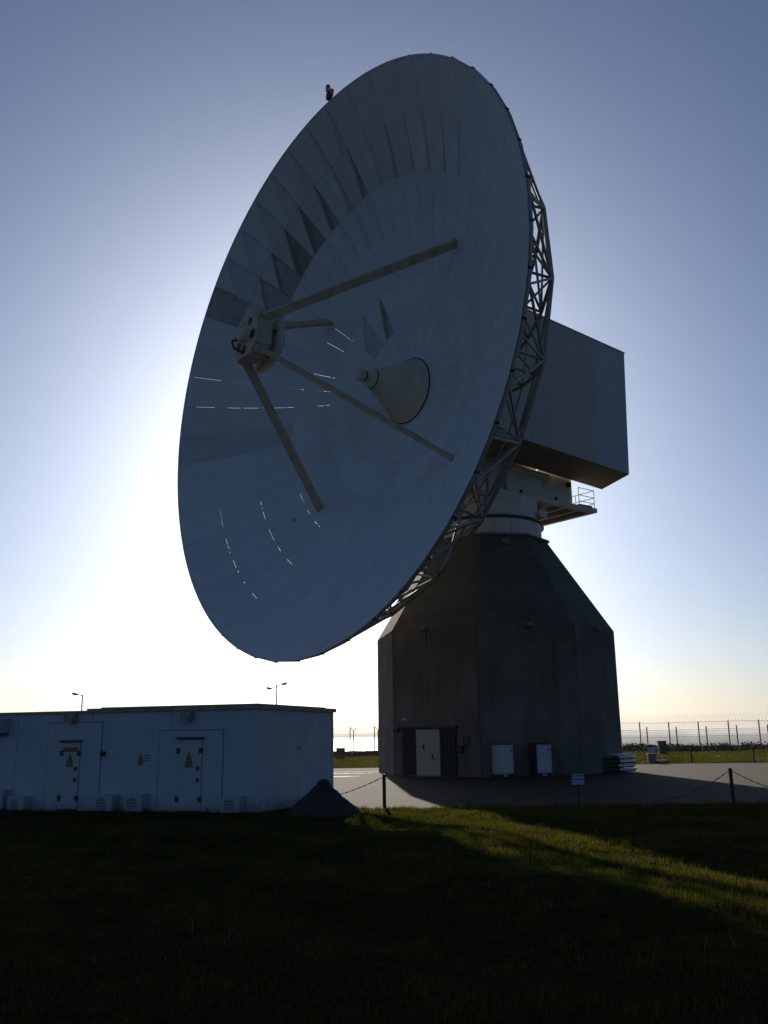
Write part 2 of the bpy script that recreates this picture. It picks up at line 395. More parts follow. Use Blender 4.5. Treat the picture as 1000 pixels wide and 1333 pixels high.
# sea
sea = bpy.data.materials.new('sea_water'); sea.use_nodes = True
t = sea.node_tree; b = t.nodes['Principled BSDF']
b.inputs['Base Color'].default_value = (.06, .058, .05, 1); b.inputs['Roughness'].default_value = .55
tc = t.nodes.new('ShaderNodeTexCoord'); nz = t.nodes.new('ShaderNodeTexNoise'); nz.inputs['Scale'].default_value = .05; nz.inputs['Detail'].default_value = 8
mp = t.nodes.new('ShaderNodeMapping'); mp.inputs['Scale'].default_value = (1, 2.2, 1)
t.links.new(tc.outputs['Object'], mp.inputs[0]); t.links.new(mp.outputs[0], nz.inputs[0])
bp = t.nodes.new('ShaderNodeBump'); bp.inputs['Strength'].default_value = .5; bp.inputs['Distance'].default_value = 6
t.links.new(nz.outputs['Fac'], bp.inputs['Height']); t.links.new(bp.outputs[0], b.inputs['Normal'])
mb = MB(); mb.add([(-16000, 130, -32), (16000, 130, -32), (16000, 14000, -32), (-16000, 14000, -32)], [(0, 1, 2, 3)])
mb.build('sea', sea, recenter=False, kind='structure')

# =================================================================== CONCRETE TOWER
TX, TY = 5.766, 49.725
TR, TROT, ZS, TRT, ZT = 6.41, R(-13.27), 7.05, 3.18, 12.07
def octv(r, z, k, rot=TROT):
    a = rot + k * math.pi / 4
    return Vector((TX + r * math.sin(a), TY - r * math.cos(a), z))
tower = thing('concrete_tower', 'octagonal dark concrete tower with sloping shoulders carrying the big dish', 'tower', (TX, TY, 0))
def oct_ring(r, z): return [octv(r, z, k) for k in range(8)]
mb = MB(); mb.prism(oct_ring(TR - .25, 0), oct_ring(TR - .25, ZS)); core = mb.build('core', M['concrete'], tower)
for k in range(8):           # wall slabs, one per face, meeting in slightly open vertical joints
    a, b_ = octv(TR, 0, k), octv(TR, 0, k + 1)
    d = (b_ - a).normalized(); nrm = Vector((d.y, -d.x, 0))
    if nrm.dot(a - Vector((TX, TY, 0))) < 0: nrm = -nrm
    a2 = a + d * .012; b2 = b_ - d * .012
    ia, ib = a2 - nrm * .235, b2 - nrm * .235
    mb = MB(); mb.prism([a2, b2, ib + d * -.1, ia + d * .1], [p + Vector((0, 0, ZS)) for p in (a2, b2, ib + d * -.1, ia + d * .1)])
    mb.build('wall', M['concrete'], tower)
    # sloping shoulder slab
    s0, s1 = octv(TR + .0, ZS + .006, k), octv(TR + .0, ZS + .006, k + 1)
    t0, t1 = octv(TRT, ZT, k), octv(TRT, ZT, k + 1)
    i0, i1 = octv(TR - .5, ZS + .006, k), octv(TR - .5, ZS + .006, k + 1)
    j0, j1 = octv(TRT - .4, ZT, k), octv(TRT - .4, ZT, k + 1)
    mb = MB(); mb.add([s0, s1, t1, t0, i0, i1, j1, j0], [(0, 1, 2, 3), (4, 7, 6, 5), (0, 4, 5, 1), (3, 2, 6, 7), (0, 3, 7, 4), (1, 5, 6, 2)])
    mb.build('shoulder_slab', M['roofconc'], tower)
mb = MB(); mb.prism(oct_ring(TRT + .16, ZT - .05), oct_ring(TRT + .16, ZT + .07)); mb.build('top_slab', M['trim'], tower)
def face_frame(k):
    """frame of tower face k: origin at the face centre on the ground, d along it (to the right seen from outside), outward normal"""
    a, b_ = octv(TR, 0, k), octv(TR, 0, k + 1)
    d = (b_ - a).normalized(); nrm = Vector((d.y, -d.x, 0))
    if nrm.dot((a + b_) / 2 - Vector((TX, TY, 0))) < 0: nrm = -nrm
    return (a + b_) / 2, d, nrm
def fbox(mb, fr, u, v, z0, z1, wid, dep):
    o, d, nr = fr
    M3 = Matrix((d, nr, Vector((0, 0, 1)))).transposed()
    mb.box(o + d * u + nr * v + Vector((0, 0, (z0 + z1) / 2)), (wid, dep, z1 - z0), M3)
    return mb
f7 = face_frame(7)       # the face with the door
# door portal: dark steel side shutters, canopy, white door
du = -.33
mb = MB(); fbox(mb, f7, du, .10, 2.22, 2.34, 3.25, .34); mb.build('door_canopy', M['dark'], tower, bevel=.01)
for s, wd in ((-1, .78), (1, .72)):
    base = du + s * (.74 + wd / 2 + .04)
    mb = MB(); fbox(mb, f7, base, .035, .03, 2.21, wd, .05); g = mb.build('side_shutter', M['black'], tower)
    for j in range(5):
        sl_ = MB(); fbox(sl_, f7, base - wd / 2 + wd * (j + .5) / 5, .085, .06, 2.18, wd / 5 - .03, .04); sl_.build('slat', M['black'], g)
mb = MB(); fbox(mb, f7, du, .05, .03, 2.21, 1.46, .09); mb.build('door_frame', M['dark'], tower)
mb = MB(); fbox(mb, f7, du - .03, .12, .05, 2.17, 1.34, .045); door = mb.build('door', mat('grey_door_paint', (.40, .35, .27), .7, var=.06, scale=2, dirt=(.25, .21, .16), dirt_amt=.3, dirt_scale=2), tower, bevel=.008)
door['label'] = 'white steel door in the dark portal'
mb = MB(); fbox(mb, f7, du + .23, .165, .86, 1.02, .035, .05); fbox(mb, f7, du + .29, .185, .80, .86, .14, .02); mb.build('handle', M['black'], door)
mb = MB(); fbox(mb, f7, du - .28, .150, 1.30, 1.46, .12, .018); fbox(mb, f7, du - .26, .150, 1.2, 1.30, .05, .017); mb.build('push_plate', M['black'], door)
mb = MB(); fbox(mb, f7, du + .52, .150, 1.25, 1.65, .12, .016); mb.build('notice', mat('faded_green_notice', (.3, .36, .34), .6), door)
mb = MB(); fbox(mb, f7, du, .18, 0, .035, 1.7, .42); mb.build('door_step', M['trim'], tower)
# lamps, boxes, vents on the walls
mb = MB(); fbox(mb, f7, -1.70, .09, 2.62, 2.72, .26, .18); o_ = mb.build('wall_lamp', M['lens'], tower, bevel=.015)
mb = MB(); fbox(mb, f7, -2.2, .12, 2.08, 2.26, .3, .2); mb.build('junction_box', M['dark'], tower)
mb = MB(); fbox(mb, f7, 1.42, .09, 1.08, 1.42, .3, .16); fbox(mb, f7, 1.14, .05, 1.18, 1.26, .3, .05); mb.build('meter_box', M['black'], tower, bevel=.01)
mb = MB()
for u_, z_, wu, wz in ((1.72, 1.80, .34, .05), (1.72, 1.47, .34, .05), (1.57, 1.635, .04, .28), (1.87, 1.635, .04, .28)): fbox(mb, f7, u_, .03, z_ - wz / 2, z_ + wz / 2, wu, .05)
mb.build('notice_frame', M['black'], tower)
mb = MB(); fbox(mb, f7, 1.72, .012, 1.50, 1.78, .27, .02); mb.build('notice_board', mat('grey_notice', (.09, .09, .09), .6), tower)
f0 = face_frame(0)
for fr, u_ in ((f7, -.45), (f0, .15), (face_frame(1), -.1)):
    mb = MB(); fbox(mb, fr, u_, .14, ZS - .16, ZS + .03, .34, .26); fbox(mb, fr, u_, .29, ZS - .12, ZS - .01, .26, .04); mb.build('flood_lamp', M['trim'], tower, bevel=.02)
ftop_o, ftop_d, ftop_n = octv(TRT, 0, 0), None, None
a0_, a1_ = octv(TRT + .1, 0, 0), octv(TRT + .1, 0, 1)
dd_ = (a1_ - a0_).normalized(); nn_ = Vector((dd_.y, -dd_.x, 0))
mb = MB(); M3 = Matrix((dd_, nn_, Vector((0, 0, 1)))).transposed()
mb.box((a0_ + a1_) / 2 + nn_ * .22 + Vector((0, 0, 11.62)), (.42, .34, .34), M3); mb.build('flood_lamp', M['trim'], tower, bevel=.02)
# rain-pipe and cable
mb = MB(); o, d, nr = f7
mb.bar(o + d * -.45 + nr * .06 + Vector((0, 0, 3.2)), o + d * -.45 + nr * .06 + Vector((0, 0, ZS - .2)), .03, 6); mb.build('conduit', M['trim'], tower)

# =================================================================== DISH ANTENNA
n_ = Vector((-0.79281079, -0.60673105, 0.05769301)).normalized()
e1 = Vector((0.60774333, -0.79413352, 0)).normalized()
e2 = n_.cross(e1).normalized()
if e2.z < 0: e2 = -e2
nh = Vector((n_.x, n_.y, 0)).normalized(); bh = -nh
RD, DEP = 15.05, 6.4
RIMC = Vector((-3.58638697, 42.56725049, 20.31150315))
V0 = RIMC - n_ * DEP
FOC = RD * RD / 4 / DEP
AX = Vector((TX, TY, 19.63))
def D(r, a, h=None, dh=0.0):
    a = R(a); h = r * r / 4 / FOC if h is None else h
    return V0 + e1 * (r * math.cos(a)) + e2 * (r * math.sin(a)) + n_ * (h + dh)
dish = thing('dish_antenna', 'huge pale satellite dish aimed at the left on its turret and grey cabin', 'satellite dish', (TX, TY, ZT + .07))
BASIS = Matrix(((e1.x, e2.x, n_.x), (e1.y, e2.y, n_.y), (e1.z, e2.z, n_.z)))

# reflector frame: strips behind the seams (left open where daylight shows), and the rim beam
RINGS = [1.55, 3.9, 6.2, 8.6, 10.8, 12.97, 15.05]
COUNTS = [24, 24, 48, 48, 48, 48]
OPEN_RAD = {165.0: [(6.3, 7.4), (7.7, 9.4), (10.6, 13.0), (13.3, 14.8)], 172.5: [(6.2, 7.1), (8.6, 12.7), (13.4, 14.4)],
            157.5: [(5.9, 7.8)], 142.5: [(5.9, 7.6)], 135.0: [(6.0, 7.5)], 150.0: []}
OPEN_CIRC = {12.97: [(-157, -150), (-147, -141.5), (-139, -133.5), (-130, -127), (-124, -121)],
             10.8: [(-154, -146), (-142, -136), (-133.5, -130.5), (-127.5, -122)],
             8.6: [(-148, -141.5), (-138.5, -134.2), (-130.5, -124.5)]}
def para(r): return r * r / 4 / FOC
sb = MB()
def strip(P, Q, half_dir, half, off0, off1):
    pass
def loc(r, a, dh=0.0):
    a = R(a); return Vector((r * math.cos(a), r * math.sin(a), para(r) + dh))
def radial_strip(a, ra, rb, half=.055):
    nseg = max(1, int((rb - ra) / .9))
    for i in range(nseg):
        r1, r2 = ra + (rb - ra) * i / nseg, ra + (rb - ra) * (i + 1) / nseg
        p, q = loc(r1, a), loc(r2, a)
        tdir = Vector((-math.sin(R(a)), math.cos(R(a)), 0)) * half
        lo = Vector((0, 0, -.0085)); lo2 = Vector((0, 0, -.05))
        sb.add([p - tdir + lo, p + tdir + lo, q + tdir + lo, q - tdir + lo, p - tdir + lo2, p + tdir + lo2, q + tdir + lo2, q - tdir + lo2],
               [(0, 1, 2, 3), (4, 7, 6, 5), (0, 4, 5, 1), (2, 6, 7, 3), (0, 3, 7, 4), (1, 5, 6, 2)])
def circ_strip(r, a, b, half=.055):
    nseg = max(1, int((b - a) / 3.75 + .5))
    for i in range(nseg):
        a1, a2 = a + (b - a) * i / nseg, a + (b - a) * (i + 1) / nseg
        P = [loc(r - half, a1), loc(r + half, a1), loc(r + half, a2), loc(r - half, a2)]
        lo = Vector((0, 0, -.010)); lo2 = Vector((0, 0, -.052))
        sb.add([p + lo for p in P] + [p + lo2 for p in P], [(0, 1, 2, 3), (4, 7, 6, 5), (0, 4, 5, 1), (2, 6, 7, 3), (0, 3, 7, 4), (1, 5, 6, 2)])
def minus(lo, hi, holes):
    out = []; c = lo
    for h0, h1 in sorted(holes):
        if h0 > c: out.append((c, h0))
        c = max(c, h1)
    if c < hi: out.append((c, hi))
    return out
for j in range(48):
    a = 7.5 * j; r_in = 1.6 if j % 2 == 0 else 6.2
    aa = a if a <= 180 else a - 360
    for p, q in minus(r_in, 15.0, OPEN_RAD.get(aa, [])): radial_strip(a, p, q)
for r in RINGS[1:-1]:
    for p, q in minus(-180, 180, OPEN_CIRC.get(r, [])): circ_strip(r, p, q)
def place_dish(o, parent=None):
    o.parent = parent if parent else dish
    o.location = V0 - Vector(dish.location); o.rotation_euler = BASIS.to_euler()
me = sb.mesh('reflector'); me.materials.append(M['panel'])
refl = bpy.data.objects.new('reflector', me); C.objects.link(refl); place_dish(refl)

RUN = {97.5: .5, 105: .8, 112.5: .95, 120: 1.0, 127.5: .85, 135: .7, 90: .75, 82.5: .3, 75: .55, 67.5: .4, 60: .5, 52.5: .6, 45: .4, 142.5: .4, 150: .2}
def grime(o, ri, a, ra, rb, da):
    """run slope from gravity, strengths from where the photograph shows dirt and a darker left band"""
    ac = a + da / 2
    rad = (rb - ra); wid = R(da) * (ra + rb) / 2
    sn = max(.12, math.sin(R(ac))) if 0 < ac < 180 else .12
    o['run_slope'] = float(-1.4 * math.cos(R(a)) / sn * rad / wid)
    up_ = 0 < ac < 180
    run = random.uniform(0, .06)
    if ri == 4 and a in RUN: run = RUN[a]
    if ri == 1 and a == 105: run = .95
    if ri == 1 and a == 120: run = .5
    if ri == 5 and 80 < a < 150: run = random.uniform(.08, .3)
    if ri == 3 and 75 < a < 140: run = random.uniform(.03, .14)
    film = random.uniform(0, .05)
    if ri == 4 and 40 < a < 100: film = random.uniform(.03, .13)
    if ri == 5 and a == 142.5: film = .58
    if ri == 4 and 100 < a < 140: film = random.uniform(.15, .32)
    if a == 172.5 + 7.5 and ri in (3, 4, 5): film = .30  # left band of panels set darker
    if a == 172.5 and ri in (4, 5): film = .12
    seam = .05
    if ri >= 3 and 55 < ac < 160: seam = random.uniform(.18, .5) if ac > 88 else random.uniform(.06, .22)
    elif up_: seam = .08
    if o.get('run_slope') < 0: o['run_slope'] = float(random.uniform(.12, .4))
    o['run_amount'] = float(run); o['film_amount'] = float(film); o['seam_amount'] = float(seam)
GAP = .008
for ri in range(6):
    ra, rb, cnt = RINGS[ri], RINGS[ri + 1], COUNTS[ri]
    da = 360 / cnt
    nu, nv = 3, 2
    tilt = 0
    me = bpy.data.meshes.new('reflector_panel')
    V = []; F = []; uvs = []
    gi = GAP if ri else 0
    for side, dz in ((0, 0.0), (1, -.006)):
        for j in range(nv + 1):
            r = ra + gi / 2 + .002 + (rb - ra - GAP) * j / nv
            for i in range(nu + 1):
                ga = math.degrees((GAP / 2) / r)
                a = ga + (da - 2 * ga) * i / nu
                V.append(loc(r, a, dz))
    W = nu + 1; off = W * (nv + 1)
    for j in range(nv):
        for i in range(nu):
            q = j * W + i
            F.append((q, q + 1, q + W + 1, q + W)); F.append((off + q, off + q + W, off + q + W + 1, off + q + 1))
    for i in range(nu):
        F.append((i, off + i, off + i + 1, i + 1)); q = nv * W + i; F.append((q, q + 1, off + q + 1, off + q))
    for j in range(nv):
        q = j * W; F.append((q, q + W, off + q + W, off + q)); q = j * W + nu; F.append((q, off + q, off + q + W, q + W))
    me.from_pydata(V, [], F); me.update()
    uvl = me.uv_layers.new(name='panel')
    for p in me.polygons:
        for li in p.loop_indices:
            vi = me.loops[li].vertex_index % off
            uvl.data[li].uv = ((vi % W) / nu, (vi // W) / nv)
    bm = bmesh.new(); bm.from_mesh(me); bmesh.ops.recalc_face_normals(bm, faces=bm.faces); bm.to_mesh(me); bm.free()
    for p in me.polygons: p.use_smooth = True
    me.set_sharp_from_angle(angle=R(40))
    me.materials.append(M['panel'])
    for q in range(cnt):
        o = bpy.data.objects.new('reflector_panel', me); C.objects.link(o); o.parent = refl
        o.rotation_euler = (random.uniform(-1, 1) * .0001, random.uniform(-1, 1) * .0001, R(da * q))
        o.location = (0, 0, random.uniform(-.001, .002))
        grime(o, ri, da * q, ra, rb, da)

# rim beam
mb = MB()
for j in range(48):
    mb.bar(D(15.03, 7.5 * j, dh=-.12), D(15.03, 7.5 * (j + 1), dh=-.12), (.055, .07), 4, flat=n_)
mb.build('rim_beam', M['steel'], dish)
mb = MB()
for j in range(48):
    p = D(15.06, 7.5 * j + 1.2, dh=-.08); mb.bar(p - n_ * .14, p + n_ * .03, .06, 6)
mb.build('rim_bolt', M['dark'], dish)

# backing truss
RB, HB = 13.3, 3.27
A0 = 14.0
def node(a): return D(RB, a, HB)
for k in range(24):
    a = A0 + 15 * k
    mb = MB()
    top = [D(r, a, dh=-.16) for r in (14.95, 12.97, 10.8, 8.6, 6.2, 4.4)]
    bot = [node(a), D(11.0, a, 1.45), D(8.7, a, -.05), D(6.3, a, -1.2), D(4.2, a, -1.9)]
    for p, q in zip(top[:-1], top[1:]): mb.bar(p, q, .065, 6)
    for p, q in zip(bot[:-1], bot[1:]): mb.bar(p, q, .085, 6)
    zig = [top[0], bot[0], top[1], bot[1], top[2], bot[2], top[3], bot[3], top[4], bot[4], top[5]]
    for p, q in zip(zig[:-1], zig[1:]): mb.bar(p, q, .06, 6)
    mb.build('truss_rib', M['steel'], dish)
    b = a + 15
    bars = [(node(a), node(b), .10)]
    bars += [(node(a), D(14.95, a - 7.5, dh=-.16), .06), (node(a), D(14.95, a + 7.5, dh=-.16), .06)]
    bars += [(node(a), D(12.97, a - 7.5, dh=-.16), .055), (node(a), D(12.97, a + 7.5, dh=-.16), .055)]
    bars += [(D(14.95, a, dh=-.18), D(14.95, a + 7.5, dh=-.18), .05), (D(14.95, a + 7.5, dh=-.18), D(14.95, b, dh=-.18), .05)]
    bars += [(D(12.97, a, dh=-.18), D(12.97, a + 7.5, dh=-.18), .05), (D(12.97, a + 7.5, dh=-.18), D(12.97, b, dh=-.18), .05)]
    bars += [(D(14.95, a + 7.5, dh=-.18), D(12.97, a + 7.5, dh=-.18), .05)]
    bars += [(D(11.0, a, 1.45), D(11.0, b, 1.45), .06)]
    for p, q, r_ in bars:
        mb = MB(); mb.bar(p, q, r_, 6); mb.build('truss_bar', M['steel'], dish)
mb = MB()
for k in range(24):
    a = A0 + 15 * k
    for r1, h1, r2, h2 in ((11.0, 1.45, RB, HB),):
        mb.bar(D(r1, a, h1), D(r2, a + 15, h2), .05, 5)
    mb.bar(D(8.7, a, -.05), D(8.7, a + 15, -.05), .05, 5)
    mb.bar(D(8.6, a, dh=-.18), D(8.6, a + 15, dh=-.18), .05, 5)
    mb.bar(D(10.8, a, dh=-.18), D(10.8, a + 15, dh=-.18), .05, 5)
mb.build('inner_truss_bracing', M['steel'], dish, kind='stuff')
# hub drum behind the vertex
bas = (e1, e2, n_)
mb = MB(); mb.lathe([(3.1, -3.6), (4.3, -2.2), (4.5, -1.2), (4.3, -.15)], 40, bas, V0); mb.build('hub_drum', M['steel'], dish, smooth=True)

# feed cone
mb = MB(); mb.lathe([(1.78, .10), (1.78, .17), (1.70, .19), (.52, 2.52), (.50, 2.78)], 48, bas, V0, cap=(True, True)); fc = mb.build('feed_cone', M['cone'], dish, smooth=True)
mb = MB(); mb.lathe([(1.84, .105), (1.84, .15)], 48, bas, V0); mb.build('base_ring', M['black'], fc)
mb = MB(); mb.lathe([(.26, 2.78), (.26, 3.2)], 24, bas, V0); mb.build('horn_neck', M['cone'], fc, smooth=True)
mb = MB(); mb.lathe([(.30, 3.10), (.34, 3.16), (.34, 3.46), (.27, 3.50)], 24, bas, V0); mb.build('feed_horn', M['cone'], fc, smooth=True)
mb = MB(); mb.lathe([(.30, 3.02), (.30, 3.08)], 24, bas, V0); mb.build('horn_ring', M['black'], fc, smooth=True)
mb = MB(); mb.lathe([(.535, 2.48), (.535, 2.56)], 32, bas, V0); mb.build('collar', M['dark'], fc, smooth=True)

# subreflector, its hub and struts
SH = 8.75
mb = MB(); mb.lathe([(.02, SH - .55), (.55, SH - .47), (1.05, SH - .25), (1.48, SH + .02), (1.50, SH + .07), (1.2, SH + .12), (.2, SH + .12)], 48, bas, V0)
mb.build('subreflector', M['cone'], dish, smooth=True)
hexr = 1.12
def hubp(rad, ang, h): return D(rad, ang, h)
mb = MB(); hubang = [44.5 + 90 * i for i in range(4)]
pl = []
for a in hubang: pl += [(1.18, a - 16), (1.18, a + 16)]
mb.prism([hubp(r, a, SH + .45) for r, a in pl], [hubp(r, a, SH + 1.25) for r, a in pl]); hub = mb.build('subreflector_hub', M['strut'], dish, bevel=.02)
mb = MB(); mb.prism([hubp(r + .05, a, SH + 1.253) for r, a in pl], [hubp(r + .05, a, SH + 1.31) for r, a in pl]); fp = mb.build('hub_front_plate', M['strut'], dish, bevel=.01)
for r, a, rr in ((.72, -12, .24), (.72, 60, .2), (.72, -95, .24), (.72, 140, .2), (.72, -150, .22)):
    c_ = D(r, a, SH + 1.31); mb = MB(); mb.lathe([(rr, 0), (rr, .012)], 20, bas, c_); mb.build('access_hole', M['black'], fp)
mb = MB(); mb.lathe([(.34, 1.31), (.34, 1.55), (.26, 1.66), (.1, 1.70)], 24, bas, V0 + n_ * SH); mb.build('drive_cover', M['cone'], dish, smooth=True)
mb = MB()
mb.tube([D(.3, 200, SH + 1.45), D(.55, 205, SH + 1.75), D(.75, 230, SH + 1.62), D(.8, 250, SH + 1.33)], .05, 6)
mb.build('cable_loop', M['cable'], dish)
mb = MB()
for a in (20, 110, 200, 290): mb.bar(D(.85, a, SH + .1), D(.85, a, SH + .47), .07, 6)
mb.build('positioner_leg', M['dark'], dish)
for a in (44.5, 134.2, -45.2, -133.2):
    foot = D(7.95, a); 
    head = D(1.05, a, SH + .95)
    tang = Vector(e1 * -math.sin(R(a)) + e2 * math.cos(R(a)))
    mb = MB(); mb.bar(foot + n_ * .1, head, (.085, .235), 4, r2=(.085, .215), flat=n_); st = mb.build('strut', M['strut'], dish)
    mb = MB(); rad = e1 * math.cos(R(a)) + e2 * math.sin(R(a))
    M3 = Matrix((rad, tang, n_)).transposed()
    mb.box(foot + n_ * .12, (.42, .24, .3), M3); mb.build('foot_bracket', M['strut'], st, bevel=.02)
    mb = MB(); mb.box(D(1.12, a, SH + .9), (.5, .36, .62), M3); mb.build('head_bracket', M['strut'], st, bevel=.02)
# small raised disc marking a faint smudge on the surface
mb = MB(); mb.lathe([(.16, 0), (.16, .05), (.12, .07)], 16, bas, D(9.5, -138.2)); mb.build('smudge_disc', M['strut'], dish)

# warning light on the rim
mb = MB(); p = D(15.1, 88.3)
rad = (p - V0).normalized(); rad = (e1 * math.cos(R(88.3)) + e2 * math.sin(R(88.3)))
mb.box(p + rad * .16, (.26, .26, .38), Matrix((e1, n_, rad)).transposed()); mb.bar(p - rad * .05 - n_ * .1, p + rad * .4, .06, 6); wl = mb.build('warning_light', M['dark'], dish)
for dx in (-.16, .16):
    q = p + rad * .36 + n_ * dx + e1 * dx * .4
    mb = MB(); mb.bar(q, q + rad * .12, .12, 12); mb.build('lamp_base', M['signwhite'], wl)
    mb = MB(); mb.lathe([(.11, .12), (.13, .2), (.12, .32), (.08, .38), (.03, .40)], 14, (e1, n_.copy(), rad), q); mb.build('lamp_lens', M['red'], wl, smooth=True)

# ------------------------------------------------------------------ turret on the tower
def TP(w_, b_, z): return Vector((TX, TY, 0)) + e1 * w_ + bh * b_ + Vector((0, 0, z))
UZ = Vector((0, 0, 1))
M3T = Matrix((e1, bh, UZ)).transposed()
def tbox(mb, w0, w1, b0, b1, z0, z1): return mb.box(TP((w0 + w1) / 2, (b0 + b1) / 2, (z0 + z1) / 2), (w1 - w0, b1 - b0, z1 - z0), M3T)
c0 = Vector((TX, TY, 0)); XYZ = (Vector((1, 0, 0)), Vector((0, 1, 0)), UZ)
mb = MB(); mb.lathe([(2.86, ZT + .075), (2.86, 13.1)], 64, XYZ, c0); ring = mb.build('azimuth_ring', M['joint'], dish, smooth=True)
for k in range(20):
    a0, a1 = 2 * math.pi * (k + .012) / 20, 2 * math.pi * (k + .988) / 20
    lo, hi = [], []
    for r_ in (2.875, 2.935):
        seq = [a0 + (a1 - a0) * i / 3 for i in range(4)]
        if r_ > 2.9: seq = seq[::-1]
        for a in seq: lo.append(c0 + Vector((r_ * math.cos(a), r_ * math.sin(a), ZT + .10))); hi.append(c0 + Vector((r_ * math.cos(a), r_ * math.sin(a), 12.98)))
    mb = MB(); mb.prism(lo, hi); mb.build('ring_cover', M['paint'], ring, smooth=False)
mb = MB(); mb.lathe([(2.98, 13.0), (3.02, 13.03), (3.02, 13.12), (2.98, 13.16)], 64, XYZ, c0); mb.build('ring_flange', M['dark'], ring, smooth=True)
mb = MB(); mb.lathe([(2.78, 13.1), (2.78, 14.38)], 64, XYZ, c0); mb.build('turret_drum', M['paint'], dish, smooth=True)
mb = MB(); tbox(mb, 2.35, 2.75, 1.3, 1.9, 13.35, 13.7); mb.build('motor_box', M['paint'], dish, bevel=.03)
mb = MB(); mb.bar(TP(1.0, 2.7, 13.25), TP(1.0, 3.25, 13.25), .22, 12); mb.build('drive_motor', M['paint'], dish)
mb = MB(); tbox(mb, -2.25, 2.25, -3.4, 6.75, 14.40, 14.66); deck = mb.build('deck', M['paint'], dish, bevel=.015)
for i in range(3):
    mb = MB(); tbox(mb, -1.9, 1.9, 3.3 + i * 1.1, 4.1 + i * 1.1, 14.385, 14.398); mb.build('deck_grating', M['rust'], deck)
mb = MB(); tbox(mb, -1.6, 1.6, 2.6, 3.1, 14.1, 14.38); mb.build('deck_beam', M['paint'], deck)
mb = MB(); tbox(mb, .9, 2.0, -.35, 2.45, 14.665, 16.0); mb.build('drive_housing', M['paint'], dish, bevel=.03)
mb = MB(); tbox(mb, -1.9, 1.85, 2.46, 5.2, 14.665, 16.5); mb.build('gear_housing', M['paint'], dish, bevel=.25)
for b_ in (.6, 3.4):
    mb = MB(); tbox(mb, 2.0, 2.12, b_, b_ + .12, 14.67, 14.9); mb.build('deck_stop', M['dark'], deck)
mb = MB(); mb.bar(TP(2.0, -.1, 16.08), TP(2.0, 2.9, 15.98), .2, 12); mb.build('jack_tube', M['paint'], dish, smooth=True)
mb = MB(); tbox(mb, 1.7, 1.99, 4.6, 4.9, 15.75, 16.0); mb.build('bearing_block', M['black'], dish)
mb = MB(); tbox(mb, -1.8, 1.6, -2.6, 2.45, 14.67, 16.6); mb.build('turret_body', M['paint'], dish, bevel=.05)
for w0 in (-2.1, .9):
    mb = MB(); mb.prism([TP(w0, -2.4, 14.67), TP(w0 + .8, -2.4, 14.67), TP(w0 + .8, 2.3, 14.67), TP(w0, 2.3, 14.67)],
                        [TP(w0, -1.0, 20.3), TP(w0 + .8, -1.0, 20.3), TP(w0 + .8, 1.0, 20.3), TP(w0, 1.0, 20.3)]); mb.build('yoke_arm', M['paint'], dish)
mb = MB(); mb.bar(AX - e1 * 2.6, AX + e1 * 2.0, .45, 20); mb.build('elevation_shaft', M['steel'], dish, smooth=True)
mb = MB()
for w_ in (-1.0, .4): mb.bar(AX + e1 * w_, V0 - n_ * 3.4 + e1 * w_ * 1.6, (.35, .6), 4, flat=e2)
mb.build('dish_arm', M['steel'], dish)
# railing on the deck end
mb = MB(); posts = [(2.15, 5.3), (2.15, 6.65), (.75, 6.65), (-.7, 6.65), (-2.15, 6.65), (-2.15, 5.3)]
for w_, b_ in posts: mb.bar(TP(w_, b_, 14.66), TP(w_, b_, 15.76), .022, 6)
for z in (14.95, 15.3, 15.74):
    for p, q in zip(posts[:-1], posts[1:]): mb.bar(TP(*p, z), TP(*q, z), .02, 6)
mb.build('railing', M['steel'], dish)
mb = MB(); tbox(mb, 1.95, 2.2, 5.3, 6.4, 14.67, 14.76); mb.build('kick_board', M['dark'], deck)

# ------------------------------------------------------------------ equipment cabin behind the dish
def CP(w_, b_, z): return AX + e1 * w_ - n_ * b_ + e2 * z
ZD, ZU = -3.2, 4.28
cn = [(4.9, -4.6), (4.9, 6.65), (2.05, 7.75), (2.05, -4.6)]
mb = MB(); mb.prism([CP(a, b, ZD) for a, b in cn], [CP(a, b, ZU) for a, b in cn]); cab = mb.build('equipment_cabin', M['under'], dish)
def cpan(w_, b0, b1, z0, z1, m):
    mb = MB(); mb.prism([CP(w_, b0, z0), CP(w_ + .03, b0, z0), CP(w_ + .03, b1, z0), CP(w_, b1, z0)],
                        [CP(w_, b0, z1), CP(w_ + .03, b0, z1), CP(w_ + .03, b1, z1), CP(w_, b1, z1)])
    return mb.build('cladding_panel', m, cab)
edges = [-4.58, -1.2, 1.6, 3.95, 6.64]
for b0, b1 in zip(edges[:-1], edges[1:]): cpan(4.902, b0 + .006, b1 - .006, ZD + .02, ZU - .02, M['clad'] if b0 < 3.9 else M['clad_blue'])
mb = MB(); mb.prism([CP(a, b, ZU + .002) for a, b in ((4.95, -4.65), (4.95, 6.69), (2.0, 7.82), (2.0, -4.65))], [CP(a, b, ZU + .06) for a, b in ((4.95, -4.65), (4.95, 6.69), (2.0, 7.82), (2.0, -4.65))]); mb.build('cabin_roof', M['clad'], cab)
for z in (-2.45, -1.35):
    mb = MB(); mb.prism([CP(4.934, .1, z), CP(4.942, .1, z), CP(4.942, .42, z), CP(4.934, .42, z)], [CP(4.934, .1, z + .32), CP(4.942, .1, z + .32), CP(4.942, .42, z + .32), CP(4.934, .42, z + .32)])
    mb.build('cabin_label', M['signwhite'], cab)

